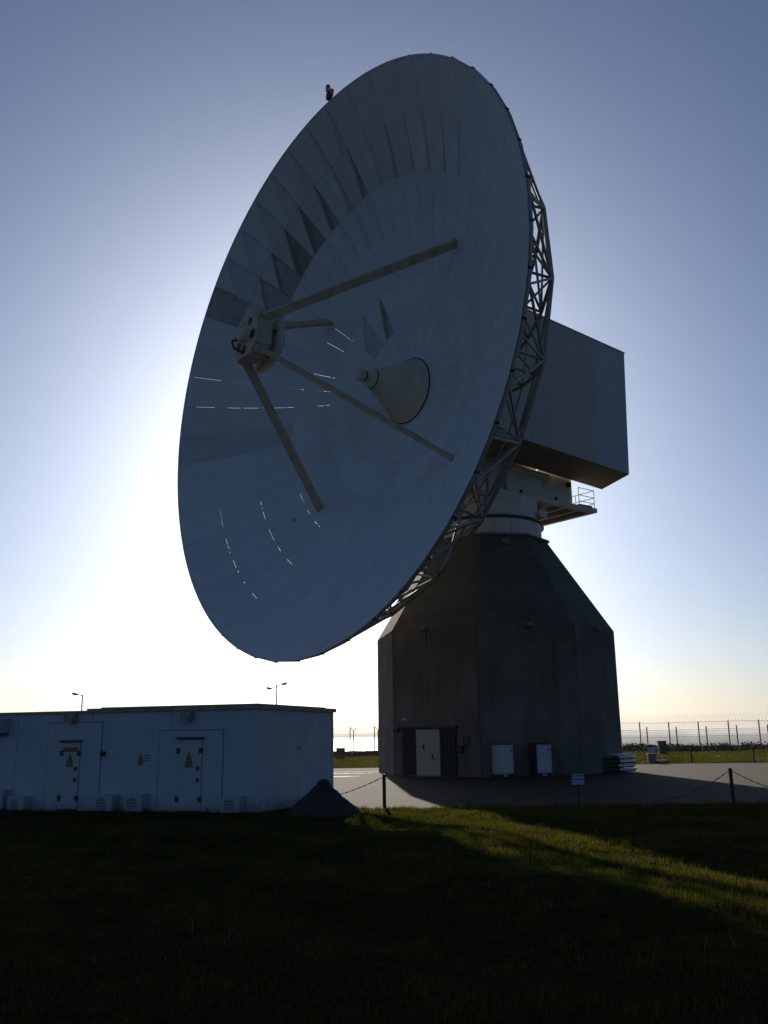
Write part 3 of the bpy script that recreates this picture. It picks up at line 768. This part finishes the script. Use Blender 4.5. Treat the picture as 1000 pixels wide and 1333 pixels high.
# =================================================================== WHITE EQUIPMENT BUILDING
BC = Vector((-3.42, 24.78, 0)); bd = Vector((-0.94818765, 0.31771085, 0)); bp_ = Vector((0.31771085, 0.94818765, 0))
bn = -bp_       # outward normal of the long face
en = -bd        # outward normal of the end face
BL, BW, BH = 16.0, 5.3, 2.66
bld = thing('equipment_building', 'long low white equipment building with two warning-signed doors at the left', 'building', BC)
def BP(u, v, z): return BC + bd * u + bp_ * v + UZ * z
M3B = Matrix((bd, bp_, UZ)).transposed()
def bbox(mb, u0, u1, v0, v1, z0, z1): return mb.box(BP((u0 + u1) / 2, (v0 + v1) / 2, (z0 + z1) / 2), (abs(u1 - u0), abs(v1 - v0), z1 - z0), M3B)
mb = MB(); bbox(mb, .02, BL, .02, BW, -.1, BH); mb.build('wall', M['render'], bld)
# facing panels of the long face, recessed joints between
def fpan(u0, u1, z0=.0, z1=BH): 
    mb = MB(); bbox(mb, u0 + .006, u1 - .006, -.03, .018, z0, z1); return mb.build('wall_panel', M['render'], bld)
for u0, u1 in zip([0, 2.55, 5.1, 7.65, 10.4, 13.2], [2.55, 5.1, 7.65, 10.4, 13.2, 16]): fpan(u0, u1)
mb = MB(); bbox(mb, -.03, .018, .0, BW, 0, BH); mb.build('wall_panel', M['render'], bld)
# roof with a rusty weathered edge, a higher part to the right
mb = MB(); bbox(mb, -.1, 5.3, -.09, BW + .1, BH, BH + .12); mb.build('roof', M['felt'], bld, bevel=.01)
mb = MB(); bbox(mb, 5.3, BL + .1, -.07, BW + .1, BH - .01, BH + .07); mb.build('roof', M['felt'], bld, bevel=.01)
mb = MB(); bbox(mb, .15, 5.1, .3, BW - .2, BH + .12, BH + .16); mb.build('roof_membrane', M['felt'], bld)

# positions along the long face from the photograph: u for pixel x
_F = 1190.0
def u_of(px, py=1000):
    d = fw * 1 + rt * ((px - 500) / _F) - up * ((py - 666.5) / _F)
    o = Vector((0, 0, EYE)); t = (BC - o).dot(bn) / d.dot(bn); P = o + d * t
    return (P - BC).dot(bd), P.z
def wp(px, py): return u_of(px, py)
def rect_on_wall(x0, y0, x1, y1):
    u0, z1 = wp(x1, y0); u1, z0 = wp(x0, y1)
    return u0, u1, z0, z1
def wall_door(x0, x1, ytop, lx0, lx1, lytop, lintel, first):
    u0, u1, _, z1 = rect_on_wall(x0, ytop, x1, 1050)
    o = MB(); bbox(o, u0 - .02, u1 + .02, -.034, -.031, 0, z1 + .02); fr = o.build('door_surround', M['joint'], bld)
    o = MB(); bbox(o, u0 + .008, u1 - .008, -.055, -.035, .03, z1 - .008); d_ = o.build('door_panel', M['doorwhite'], bld)
    a0, a1, _, b1 = rect_on_wall(lx0, lytop, lx1, 1050)
    o = MB(); bbox(o, a0 - .015, a1 + .015, -.058, -.056, .06, b1 + .015); o.build('door_gap', M['joint'], d_)
    o = MB(); bbox(o, a0, a1, -.085, -.059, .075, b1); leaf = o.build('door_leaf', M['doorwhite'], d_, bevel=.004)
    o = MB(); bbox(o, a0 - .06, a1 + .06, -.14, -.057, b1 + .03, b1 + .075); o.build('drip_bar', M['dark'], d_)
    o = MB(); bbox(o, a0 - .02, a1 + .02, -.1, -.057, .03, .06); o.build('threshold', M['dark'], d_)
    for ue in (a0 + .02, a1 - .02):
        for z in (.36, b1 - .28):
            h = MB(); bbox(h, ue - .045, ue + .045, -.115, -.086, z - .07, z + .07); h.build('hinge', M['dark'], d_)
    for z in (1.15, .85):
        h = MB(); bbox(h, a0 + .06, a0 + .12, -.13, -.086, z - .05, z + .05); h.build('handle', M['dark'], d_)
    return d_, a0, a1, b1
def tri_sign(parent, uc, z0, wd, ht, v=-.0895, plate=True, name='warning_sign'):
    """yellow warning triangle with a black flash, on a pale plate"""
    o = MB(); bbox(o, uc - wd * .5, uc + wd * .5, v - .003, v, z0 - ht * .42, z0 - .01)
    if plate: s = o.build(name, M['orange'], parent)
    def T(sc, y, th, m, nm, par):
        b = MB(); P = [(uc - wd / 2 * sc, z0 + ht * y), (uc + wd / 2 * sc, z0 + ht * y), (uc, z0 + ht * y + ht * sc)]
        b.prism([BP(p, v, z) for p, z in P], [BP(p, v - th, z) for p, z in P]); return b.build(nm, m, par)
    tr = T(1.0, 0, .004, M['black'], name if not plate else 'triangle_border', parent)
    T(.78, .06, .008, M['yellow'], 'triangle', tr)
    b = MB(); P = [(uc + .01, z0 + ht * .62), (uc - .03, z0 + ht * .34), (uc + .002, z0 + ht * .36), (uc - .008, z0 + ht * .14), (uc + .03, z0 + ht * .42), (uc - .002, z0 + ht * .40)]
    b.prism([BP(p, v - .010, z) for p, z in P], [BP(p, v - .012, z) for p, z in P]); b.build('flash_symbol', M['black'], tr)
d1, a0, a1, b1 = wall_door(58, 135, 940, 78, 107, 967, None, True)
u0, u1, z0, z1 = rect_on_wall(80, 973, 110, 979); mb = MB(); bbox(mb, u0 + .14, u1 - .12, -.092, -.0865, z0, z1); mb.build('label_strip', M['orange'], d1)
uc, _ = wp(93.5, 990); tri_sign(d1, uc, wp(93, 993)[1], .22, .27)
d2, a0, a1, b1 = wall_door(205, 292, 950, 231, 265, 963, None, False)
uc, _ = wp(248, 990); tri_sign(d2, uc, wp(248, 993)[1], .23, .29)
uc, _ = wp(184, 990); tri_sign(bld, uc, wp(184, 990)[1] - .03, .17, .22, v=-.034, plate=True)
u0, u1, z0, z1 = rect_on_wall(188, 981, 197, 993); mb = MB(); bbox(mb, u0, u1, -.04, -.034, z0, z1); s_ = mb.build('notice', M['signwhite'], bld)
for i in range(3):
    mb = MB(); zz = z0 + (z1 - z0) * (.18 + .3 * i); bbox(mb, u0 + .02, u1 - .02, -.0435, -.041, zz, zz + .03); mb.build('notice_band', M['blue'], s_)
u0, u1, z0, z1 = rect_on_wall(133, 978, 139, 984); mb = MB(); bbox(mb, u0, u1, -.10, -.031, z0, z1); mb.build('switch_box', M['black'], bld, bevel=.008)
for px in (97, 248):
    uc, zc = wp(px, 934 if px < 150 else 931)
    mb = MB(); bbox(mb, uc - .13, uc + .13, -.30, -.031, zc - .13, zc + .11); lp = mb.build('flood_lamp', M['felt'], bld, bevel=.02)
    mb = MB(); bbox(mb, uc - .1, uc + .1, -.28, -.06, zc - .15, zc - .131); mb.build('lamp_glass', M['lens'], lp)
# vent hoods / condenser boxes along the foot of the wall
def condenser(x0, x1, y0, y1, dep=.36, kindm='white'):
    u0, u1, z0, z1 = rect_on_wall(x0, y0, x1, y1)
    z0 = max(z0, .05)
    mb = MB(); bbox(mb, u0, u1, -.04 - dep, -.032, z0, z1); c = mb.build('condenser_unit', M[kindm], bld, bevel=.02)
    uc, zc, rr = (u0 + u1) / 2 + .06 * (u1 - u0), (z0 + z1) / 2, min(u1 - u0, z1 - z0) * .36
    mb = MB(); mb.lathe([(rr, 0), (rr, .012)], 20, (bd, UZ, bn), BP(uc, -.043 - dep, zc)); mb.build('fan_grille', M['joint'], c)
    for j in range(4):
        mb = MB(); bbox(mb, uc - rr, uc + rr, -.043 - dep - .02, -.043 - dep - .013, zc - rr * .75 + j * rr * .5 - .008, zc - rr * .75 + j * rr * .5 + .008); mb.build('grille_bar', M['white'], c)
    for ue in (u0 + .08, u1 - .08):
        mb = MB(); bbox(mb, ue - .03, ue + .03, -.03 - dep, -.06, -.02, z0 - .002); mb.build('foot', M['dark'], c)
for a in ((-2, 17, 1028, 1053), (21, 44, 1036, 1054), (132, 157, 1034, 1055), (171, 196, 1033, 1055), (296, 321, 1036, 1059)): condenser(*a)
u0, u1, z0, z1 = rect_on_wall(-30, 934, 15, 955); mb = MB(); bbox(mb, u0, u1, -.45, -.032, z0, z1); c = mb.build('wall_unit', M['white'], bld, bevel=.02)
mb = MB(); bbox(mb, u0 + .02, u1, -.46, -.05, z0 - .03, z0 - .002); mb.build('base_tray', M['black'], c)
# corner trim of the building and small plate on the end wall
mb = MB(); bbox(mb, -.036, .03, -.036, .03, 0, BH - .01); mb.build('corner_trim', M['render'], bld)
mb = MB(); mb.box(BC + en * .034 + bp_ * 2.65 + UZ * 1.62, (.008, .34, .09), M3B); mb.build('name_plate', M['orange'], bld)
mb = MB(); bbox(mb, -.045, -.031, 5.15, 5.29, 0, BH - .01); mb.build('edge_trim', M['render'], bld)

# =================================================================== GRAVEL HEAP
def heap(cx, cy, rx, ry, h):
    n, k = 40, 14; V = []; F = []
    rr = random.Random(3)
    for j in range(k + 1):
        t = j / k
        for i in range(n):
            a = 2 * math.pi * i / n
            q = 1 + .10 * math.sin(2 * a + 1) + .06 * math.sin(5 * a)
            r = t * q
            z = h * (1 - t) ** 1.08 * (1 + rr.uniform(-.05, .05) + .05 * math.sin(3 * a + 5 * t) * (1 - t) + .04 * math.sin(7 * a - 9 * t)) if j else h * .95
            V.append((cx + rx * r * math.cos(a) + rr.uniform(-.02, .02), cy + ry * r * math.sin(a) + rr.uniform(-.02, .02), z - .03))
    for j in range(k):
        for i in range(n): F.append((j * n + i, j * n + (i + 1) % n, (j + 1) * n + (i + 1) % n, (j + 1) * n + i))
    b = MB(); b.add(V, F); return b
hp = thing('gravel_heap', 'dark cone-shaped gravel heap against the right end of the white building', 'gravel heap', (-1.68, 24.6, 0))
heap(-1.68, 24.6, .98, .95, .88).build('heap', M['gravel'], hp, smooth=True)
mb = MB()
for i in range(1400):
    a = random.uniform(0, 6.283); t = math.sqrt(random.random()) * (1.12 if i % 4 else 1.4)
    s = random.uniform(.008, .028); z = max(.0, .88 * max(0, 1 - t) ** 1.08) + .0
    c_ = Vector((-1.68 + .98 * t * math.cos(a), 24.6 + .95 * t * math.sin(a), z))
    q = [c_ + Vector((random.uniform(-1, 1), random.uniform(-1, 1), random.uniform(-.6, 1))) * s * 1.5 for _ in range(4)]
    mb.add(q, [(0, 1, 2), (0, 3, 1), (1, 3, 2), (0, 2, 3)])
mb.build('stones', M['stonegrey'], hp, kind='stuff')

# =================================================================== CABINETS AND STACK BY THE TOWER
def cabinet(loc_, rz, label, side_dark):
    t_ = thing('outdoor_cabinet', label, 'cabinet', loc_, 'white outdoor cabinets beside the tower')
    ca, sa = math.cos(rz), math.sin(rz)
    X = Vector((ca, sa, 0)); Y = Vector((-sa, ca, 0)); M3 = Matrix((X, Y, UZ)).transposed(); L = Vector(loc_)
    def b(x0, x1, y0, y1, z0, z1, nm, m, par, bev=.0):
        q = MB(); q.box(L + X * ((x0 + x1) / 2) + Y * ((y0 + y1) / 2) + UZ * ((z0 + z1) / 2), (x1 - x0, y1 - y0, z1 - z0), M3); return q.build(nm, m, par, bevel=bev)
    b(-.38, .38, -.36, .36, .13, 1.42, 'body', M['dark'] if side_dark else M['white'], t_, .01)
    b(-.33, .33, -.3, .3, 1.42, 1.47, 'roof_cowl', M['black'], t_, .01)
    dr = b(-.365, .365, -.39, -.362, .15, 1.40, 'door', M['white'], t_, .008)
    b(-.30, .30, -.394, -.391, .22, 1.34, 'door_recess', M['doorwhite'], dr)
    b(.22, .26, -.43, -.395, 1.12, 1.25, 'handle', M['black'], dr)
    for sx in (-1, 1):
        b(sx * .3 - .07, sx * .3 + .07, -.34, .34, .0, .128, 'foot', M['black'], t_)
    b(-.12, .12, -.36, -.30, .02, .12, 'base_block', M['white'], t_)
    return t_
cabinet((5.26, 43.25, .012), R(9 + 6), 'white outdoor cabinet nearer the door, with its pale left side showing', False)
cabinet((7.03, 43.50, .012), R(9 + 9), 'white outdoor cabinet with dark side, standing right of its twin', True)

for i in range(4):
    z = .03 + i * .19
    dx = [.0, -.05, .04, -.02][i]
    L = Vector((11.15 + dx, 46.9, .012)); X = Vector((.95, .31, 0)).normalized(); Y = Vector((-.31, .95, 0)).normalized(); M3 = Matrix((X, Y, UZ)).transposed()
    nm = ['lowest panel of the white stack right of the tower', 'second panel from the ground in the stack right of the tower', 'third panel from the ground in the stack right of the tower', 'uppermost full panel of the stack right of the tower'][i]
    t_ = thing('stacked_panel', nm, 'panel', L + UZ * z, 'white panels stacked beside the tower')
    q = MB(); q.box(L + UZ * (z + .115), (1.85, 1.3, .10), M3); q.build('sheet', M['sheet'], t_, bevel=.008)
    q = MB()
    for s in (-.8, 0, .8): q.box(L + X * s + UZ * (z + .03), (.14, 1.2, .06), M3)
    q.build('batten', M['sheetdark'], t_)
    q = MB(); q.box(L - X * .48 - Y * .66 + UZ * (z + .115), (.9, .012, .104), M3); q.build('dark_edge_strip', M['sheetdark'], t_)  # dark strip over the left part of each front edge
q = MB(); L = Vector((11.45, 46.75, .012)); q.box(L + UZ * .835, (.9, .8, .10), Matrix.Rotation(R(25), 3, 'Z')); 
tag(q.build('short_panel', M['sheet'], None, bevel=.01), 'short white panel lying askew on top of the panel stack', 'panel')

# =================================================================== POSTS, CHAINS, SIGNS
def chain_post(x, y, h, label, z=0):
    t_ = thing('chain_post', label, 'post', (x, y, z), 'dark posts carrying chains round the apron')
    q = MB(); q.bar((x, y, z - .1), (x, y, z + h), .052, 10, r2=.05); q.build('shaft', M['wood'], t_, smooth=True)
    q = MB(); q.bar((x, y, z + h), (x, y, z + h + .025), .056, 10, r2=.035); q.build('cap', M['black'], t_)
    q = MB(); q.bar((x - .09, y, z + h - .08), (x + .09, y, z + h - .08), .014, 6); q.build('eye_bolt', M['chain'], t_)
    return t_
chain_post(-.10, 26.3, .87, 'slim dark chain post just right of the gravel heap')
chain_post(9.50, 26.35, .90, 'dark chain post at the near apron edge, far right')
chain_post(-5.3, 27.6, .87, 'chain post standing behind the gravel heap at the end of the white building')
chain_post(14.0, 26.4, .9, 'rightmost dark chain post of the near apron edge')
chain_post(18.51, 57.7, .90, 'small far post behind the apron, left of the far pair')
chain_post(22.05, 57.0, .95, 'small far post behind the apron at the right edge')
def chain(p, q, sag, label):
    p, q = Vector(p), Vector(q); n = max(12, int((q - p).length / .085)); b = MB()
    pts = []
    for i in range(n + 1):
        t = i / n; v = p.lerp(q, t); v.z -= sag * 4 * t * (1 - t); pts.append(v)
    for i, (a, c_) in enumerate(zip(pts[:-1], pts[1:])):
        d = (c_ - a) * .12; f_ = UZ if i % 2 else Vector((0, 1, 0))
        b.bar(a - d, c_ + d, (.008, .015), 6, flat=f_)
    o = b.build('chain', M['chain'], None); return tag(o, label, 'chain', 'chains slung between the apron posts')
chain((-.19, 26.3, .79), (-5.21, 27.6, .79), .62, 'chain sagging left from the slim post behind the gravel heap')
chain((-.01, 26.3, .79), (5.1, 25.95, .62), .6, 'shadowed chain between the slim post and the little blue sign')
chain((5.22, 25.95, .62), (9.41, 26.35, .82), .62, 'chain rising from the little blue sign to the right-hand post')
chain((9.59, 26.35, .82), (13.9, 26.4, .82), .62, 'chain sagging right from the right-hand post out of frame')
chain((18.6, 57.7, .82), (21.96, 57.0, .86), .06, 'taut chain between the two far posts')
# small sign
sg = thing('notice_sign', 'small blue and white notice board on a short dark post', 'sign', (5.18, 25.95, 0))
q = MB(); q.bar((5.18, 25.97, -.1), (5.18, 25.97, .58), .035, 8); q.build('post', M['wood'], sg)
Mr = Matrix.Rotation(R(-6), 3, 'Z')
q = MB(); q.box((5.18, 25.92, .70), (.32, .02, .27), Mr); bdp = q.build('board', M['signwhite'], sg, bevel=.004)
for z, hgt in ((.79, .04), (.70, .055), (.615, .02)):
    q = MB(); q.box((5.18 - .0015, 25.908, z), (.28, .005, hgt), Mr); q.build('blue_band', M['blue'], bdp)
# far sign on its block
sg = thing('plinth_sign', 'pale sign board on a squat plinth at the far grass edge', 'sign', (16.5, 58.9, 0))
q = MB(); q.box((16.45, 59.0, .30), (.50, .45, .62)); q.build('plinth', M['trim'], sg, bevel=.03)
q = MB(); q.box((16.9, 59.0, .1), (1.1, .5, .18)); q.build('plinth_foot', M['trim'], sg, bevel=.03)
q = MB(); q.box((16.45, 58.85, .80), (.50, .05, .34), Matrix.Rotation(R(-15), 3, 'X')); q.build('board', mat('grey_sign_board', (.3, .31, .3), .5), sg, bevel=.01)
q = MB(); q.box((16.45, 58.81, .80), (.40, .02, .24), Matrix.Rotation(R(-15), 3, 'X')); q.build('sign_face', M['signwhite'], sg)
# far cabinets
def far_box(x, y, wd, ht, m, label):
    t_ = thing('field_cabinet', label, 'cabinet', (x, y, 0))
    z0 = float(gz(x, y))
    q = MB(); q.box((x, y, z0 + ht / 2), (wd, wd * .7, ht)); q.build('body', m, t_, bevel=.02)
    q = MB(); q.box((x, y, z0 + ht + .03), (wd + .08, wd * .7 + .08, .06)); q.build('lid', m, t_, bevel=.01)
    q = MB(); q.box((x, y - wd * .35 - .012, z0 + ht * .52), (wd * .85, .02, ht * .8)); d_ = q.build('door', m, t_)
    q = MB(); q.box((x + wd * .3, y - wd * .35 - .04, z0 + ht * .55), (.03, .03, .12)); q.build('handle', M['black'], d_)
far_box(22.55, 77.5, .62, 1.0, M['dark'], 'dark upright field cabinet before the right-hand fence')
far_box(-3.86, 78.0, .72, .82, M['rust'], 'brown field cabinet in the gap between building and tower')

# =================================================================== PERIMETER FENCES
FA = Vector((34.9, 88.0, 0)); FB = Vector((-22, 105.05, 0))
fd = (FB - FA).normalized(); fnrm = Vector((-fd.y, fd.x, 0))
def fence(off, h, arms, label, cat_sp, start, count, mesh_top, coil):
    t_ = thing('security_fence', label, 'fence', FA + fnrm * off)
    o0 = FA + fnrm * off + fd * start
    zb = -.02
    def post_mesh(fork):
        pb = MB(); pb.bar((0, 0, zb), (0, 0, h), .058, 6)
        if fork:
            for s in (-1, 1): pb.bar((0, 0, h), (.28 * s, 0, h + .38), .03, 5)
        m_ = pb.mesh('post'); m_.materials.append(M['post']); return m_
    pmes = (post_mesh(False), post_mesh(True))
    wb = MB(); sp = cat_sp
    nv = int(sp / .085)
    for i in range(nv + 1):
        p = fd * (sp * i / nv); wb.bar((p.x, p.y, .03), (p.x, p.y, mesh_top), .0055, 3, cap=False)
    for j in range(int(mesh_top / .16) + 1):
        z = .05 + j * .16
        if z < mesh_top: q = fd * sp; wb.bar((0, 0, z), (q.x, q.y, z), .003, 3, cap=False)
    q = fd * sp; wb.bar((0, 0, mesh_top), (q.x, q.y, mesh_top), .013, 4, cap=False)
    wb.bar((0, 0, mesh_top * .66), (q.x, q.y, mesh_top * .66), .010, 4, cap=False)
    wme = wb.mesh('wire_mesh'); wme.materials.append(M['wire'])
    if coil:
        kb = MB(); turns = 9; nn = turns * 12; pts = []
        for i in range(nn + 1):
            a = 2 * math.pi * turns * i / nn; p = fd * (sp * i / nn)
            pts.append(Vector((p.x, p.y, mesh_top + .38)) + fnrm * (.32 * math.cos(a)) + UZ * (.32 * math.sin(a)))
        kb.tube(pts, .006, 3); kme = kb.mesh('razor_coil'); kme.materials.append(M['wire'])
    for i in range(count):
        base = o0 + fd * sp * i; base.z = float(gz(base.x, base.y))
        po = bpy.data.objects.new('post', pmes[1 if arms and i > 13 else 0]); C.objects.link(po); po.parent = t_; po.location = base - Vector(t_.location)
        if i < count - 1:
            wo_ = bpy.data.objects.new('wire_mesh', wme); C.objects.link(wo_); wo_.parent = t_; wo_.location = po.location
            if coil:
                ko = bpy.data.objects.new('razor_coil', kme); C.objects.link(ko); ko.parent = t_; ko.location = po.location
    return t_
fence(-.8, 2.72, False, 'taller outer security fence with straight posts and razor coil along the cliff', 2.72, -5.44, 22, 2.66, True)
fence(0.0, 2.25, True, 'lower inner security fence with forked post tops along the cliff', 2.72, -6.1, 22, 1.95, False)

# =================================================================== STREET LAMPS beyond the building
def street_lamp(x, y, h, heads, label):
    z0 = float(gz(x, y)); t_ = thing('street_lamp', label, 'street lamp', (x, y, z0))
    q = MB(); q.bar((x, y, z0), (x, y, z0 + h), .07, 8, r2=.045); q.build('pole', M['steel'], t_, smooth=True)
    for s, dz in heads:
        q = MB(); q.bar((x, y, z0 + h - .1), (x + s * .55, y, z0 + h + dz), .03, 6); arm = q.build('arm', M['steel'], t_)
        q = MB(); q.box((x + s * .62, y, z0 + h + dz), (.42, .26, .15), Matrix.Rotation(R(-12 * s), 3, 'Y')); hd = q.build('lamp_head', M['dark'], t_, bevel=.03)
        q = MB(); q.box((x + s * .62, y, z0 + h + dz - .09), (.3, .2, .03)); q.build('lamp_glass', M['lens'], hd)
street_lamp(-24.5, 75, 5.35, [(-1, .05)], 'single-headed lamp post peeping over the left part of the roof')
street_lamp(-8.85, 75, 5.8, [(-1, -.25), (1, .1)], 'double-headed lamp post peeping over the roof near its right end')

# =================================================================== SCRUB (mass of low bushes) in front of the fence
def scrub():
    V = []; F = []
    n = 0
    def add_leaf(c, s):
        nonlocal n
        d1 = rng.normal(size=3); d1 /= np.linalg.norm(d1); d2 = rng.normal(size=3); d2 -= d1 * (d1 @ d2); d2 /= np.linalg.norm(d2)
        V.extend([(c + d1 * s).tolist(), (c + d2 * s * .6).tolist(), (c - d1 * s).tolist(), (c - d2 * s * .6).tolist()]); F.append((n, n + 1, n + 2, n + 3)); n += 4
    for i in range(520):
        t = rng.uniform(-.02, 1.0)
        p = FA.lerp(FB, float(t)) - fnrm * float(rng.uniform(-1.5, 5.5)) * (1 if fnrm.y > 0 else -1)
        right = t < .36
        h = (rng.uniform(.35, .75) if right else rng.uniform(.08, .30)) * (1.25 if rng.random() < .12 else 1)
        wd = rng.uniform(.5, 1.3)
        z0 = float(gz(p.x, p.y))
        for _ in range(55):
            a = rng.uniform(0, 6.283); rr = math.sqrt(rng.random()) * wd; zz = rng.random() ** .7 * h * math.sqrt(max(0, 1 - (rr / wd) ** 2))
            add_leaf(np.array([p.x + rr * math.cos(a), p.y + rr * math.sin(a), z0 + zz]), rng.uniform(.06, .15))
    me = bpy.data.meshes.new('scrub'); me.from_pydata(V, [], F); me.update(); me.materials.append(mat('scrub_leaf', (.03, .036, .012), .8, var=.4, scale=1.5))
    o = bpy.data.objects.new('scrub', me); C.objects.link(o); o['kind'] = 'stuff'; o['label'] = 'low dark scrub along the foot of the fence'
scrub()

# =================================================================== GRASS BLADES
def blade_mat():
    m = bpy.data.materials.new('grass_blade'); m.use_nodes = True
    t = m.node_tree; N = t.nodes; L = t.links; N.clear()
    out = N.new('ShaderNodeOutputMaterial')
    tc = N.new('ShaderNodeTexCoord'); nz = N.new('ShaderNodeTexNoise'); nz.inputs['Scale'].default_value = .5; nz.inputs['Detail'].default_value = 8; nz.inputs['Roughness'].default_value = .7
    L.new(tc.outputs['Object'], nz.inputs[0])
    cr = N.new('ShaderNodeValToRGB'); e = cr.color_ramp.elements
    e[0].position = .32; e[0].color = (.028, .044, .005, 1); e[1].position = .68; e[1].color = (.104, .092, .013, 1)
    L.new(nz.outputs['Fac'], cr.inputs[0])
    b = N.new('ShaderNodeBsdfPrincipled'); b.inputs['Roughness'].default_value = .5; b.inputs['Specular IOR Level'].default_value = .12
    tr = N.new('ShaderNodeBsdfTranslucent'); ms = N.new('ShaderNodeMixShader'); ms.inputs[0].default_value = .6
    L.new(cr.outputs[0], b.inputs['Base Color']); L.new(cr.outputs[0], tr.inputs[0])
    L.new(b.outputs[0], ms.inputs[1]); L.new(tr.outputs[0], ms.inputs[2]); L.new(ms.outputs[0], out.inputs[0])
    return m
def lawn(name, n, x0, x1, y0, y1, hmin, hmax, wdt, near_bias, label):
    y = y0 + (y1 - y0) * rng.random(n) ** near_bias
    half = .46 * y + 1.5
    x = np.clip((rng.random(n) * 2 - 1) * half, x0, x1)
    # clumping
    cl = np.sin(x * 3.1 + np.sin(y * 2.3) * 1.7) * np.sin(y * 2.7 + np.sin(x * 1.9) * 2.1)
    cl2 = np.sin(x * 7.3 + 2 * np.sin(y * 3.1)) * np.sin(y * 6.1 + 2 * np.sin(x * 2.9))
    hh = (hmin + (hmax - hmin) * rng.random(n)) * np.clip(1 + .5 * cl + .35 * cl2, .25, 2) * (.7 + .6 * (rng.random(n) > .9))
    z = gz(x, y)
    a = rng.random(n) * 2 * np.pi; lean = rng.normal(0, .5, n) * hh; la = rng.random(n) * 2 * np.pi
    w_ = wdt * (.6 + .8 * rng.random(n)) * np.clip(y / 14, .6, 1.6)
    dx, dy = np.cos(a) * w_, np.sin(a) * w_
    V = np.empty((n, 3, 3))
    V[:, 0] = np.stack([x - dx, y - dy, z - .01], 1); V[:, 1] = np.stack([x + dx, y + dy, z - .01], 1)
    V[:, 2] = np.stack([x + np.cos(la) * lean, y + np.sin(la) * lean, z + hh], 1)
    me = bpy.data.meshes.new(name)
    me.vertices.add(3 * n); me.vertices.foreach_set('co', V.ravel())
    me.loops.add(3 * n); me.loops.foreach_set('vertex_index', np.arange(3 * n, dtype=np.int32))
    me.polygons.add(n); me.polygons.foreach_set('loop_start', np.arange(0, 3 * n, 3, dtype=np.int32)); me.polygons.foreach_set('loop_total', np.full(n, 3, np.int32))
    me.update(calc_edges=True); me.validate()
    me.materials.append(BLM)
    o = bpy.data.objects.new(name, me); C.objects.link(o); o['kind'] = 'stuff'; o['label'] = label
BLM = blade_mat()
def wet_blades():
    global BLM
    m = bpy.data.materials.new('dewy_grass'); m.use_nodes = True; b = m.node_tree.nodes['Principled BSDF']
    b.inputs['Base Color'].default_value = (.09, .09, .03, 1); b.inputs['Roughness'].default_value = .22; b.inputs['Specular IOR Level'].default_value = .8
    keep = BLM; BLM = m
    lawn('dewy_grass', 9000, -14, 18, 8.0, 24.5, .04, .10, .006, .8, 'scattered dewy blades in the lawn'); BLM = keep
wet_blades()
lawn('grass', 420000, -14, 18, 5.0, 26.0, .03, .085, .006, .75, 'short rough grass in the foreground')
def tufts(n=700, per=26):
    V = []; y = 8 + 17.6 * rng.random(n) ** .8; y[: n // 4] = 25.3 + rng.random(n // 4) * .75
    x = np.clip((rng.random(n) * 2 - 1) * (.46 * y + 1.5), -14, 18)
    cx = np.repeat(x, per) + rng.normal(0, .05, n * per); cy = np.repeat(y, per) + rng.normal(0, .05, n * per)
    h = np.repeat(.07 + .11 * rng.random(n), per) * (.5 + .7 * rng.random(n * per)); m_ = n * per
    a = rng.random(m_) * 6.283; l = rng.normal(0, .45, m_) * h; z = gz(cx, cy); w_ = .006
    P = np.empty((m_, 3, 3))
    P[:, 0] = np.stack([cx - np.cos(a) * w_, cy - np.sin(a) * w_, z - .01], 1); P[:, 1] = np.stack([cx + np.cos(a) * w_, cy + np.sin(a) * w_, z - .01], 1)
    P[:, 2] = np.stack([cx + np.sin(a * 3) * l, cy + np.cos(a * 3) * l, z + h], 1)
    me = bpy.data.meshes.new('grass_tufts'); me.from_pydata(P.reshape(-1, 3).tolist(), [], np.arange(3 * m_).reshape(-1, 3).tolist()); me.update(); me.materials.append(BLM)
    o = bpy.data.objects.new('grass_tufts', me); C.objects.link(o); o['kind'] = 'stuff'; o['label'] = 'taller grass tufts in the lawn and along the apron edge'
tufts()
lawn('meadow_grass', 110000, -30, 45, 58.0, 84.0, .05, .13, .026, 1.0, 'grass strip between the apron and the fence')

# =================================================================== SEA HAZE
hz = bpy.data.materials.new('sea_haze'); hz.use_nodes = True
t = hz.node_tree; t.nodes.clear()
ho = t.nodes.new('ShaderNodeOutputMaterial'); pv = t.nodes.new('ShaderNodeVolumePrincipled')
pv.inputs['Color'].default_value = (.95, .95, .95, 1); pv.inputs['Density'].default_value = 1.2e-4; pv.inputs['Anisotropy'].default_value = .35
t.links.new(pv.outputs[0], ho.inputs['Volume'])
mb = MB(); mb.box((0, 6800, 2), (33000, 15000, 92)); h_ = mb.build('haze', hz, None, kind='stuff')
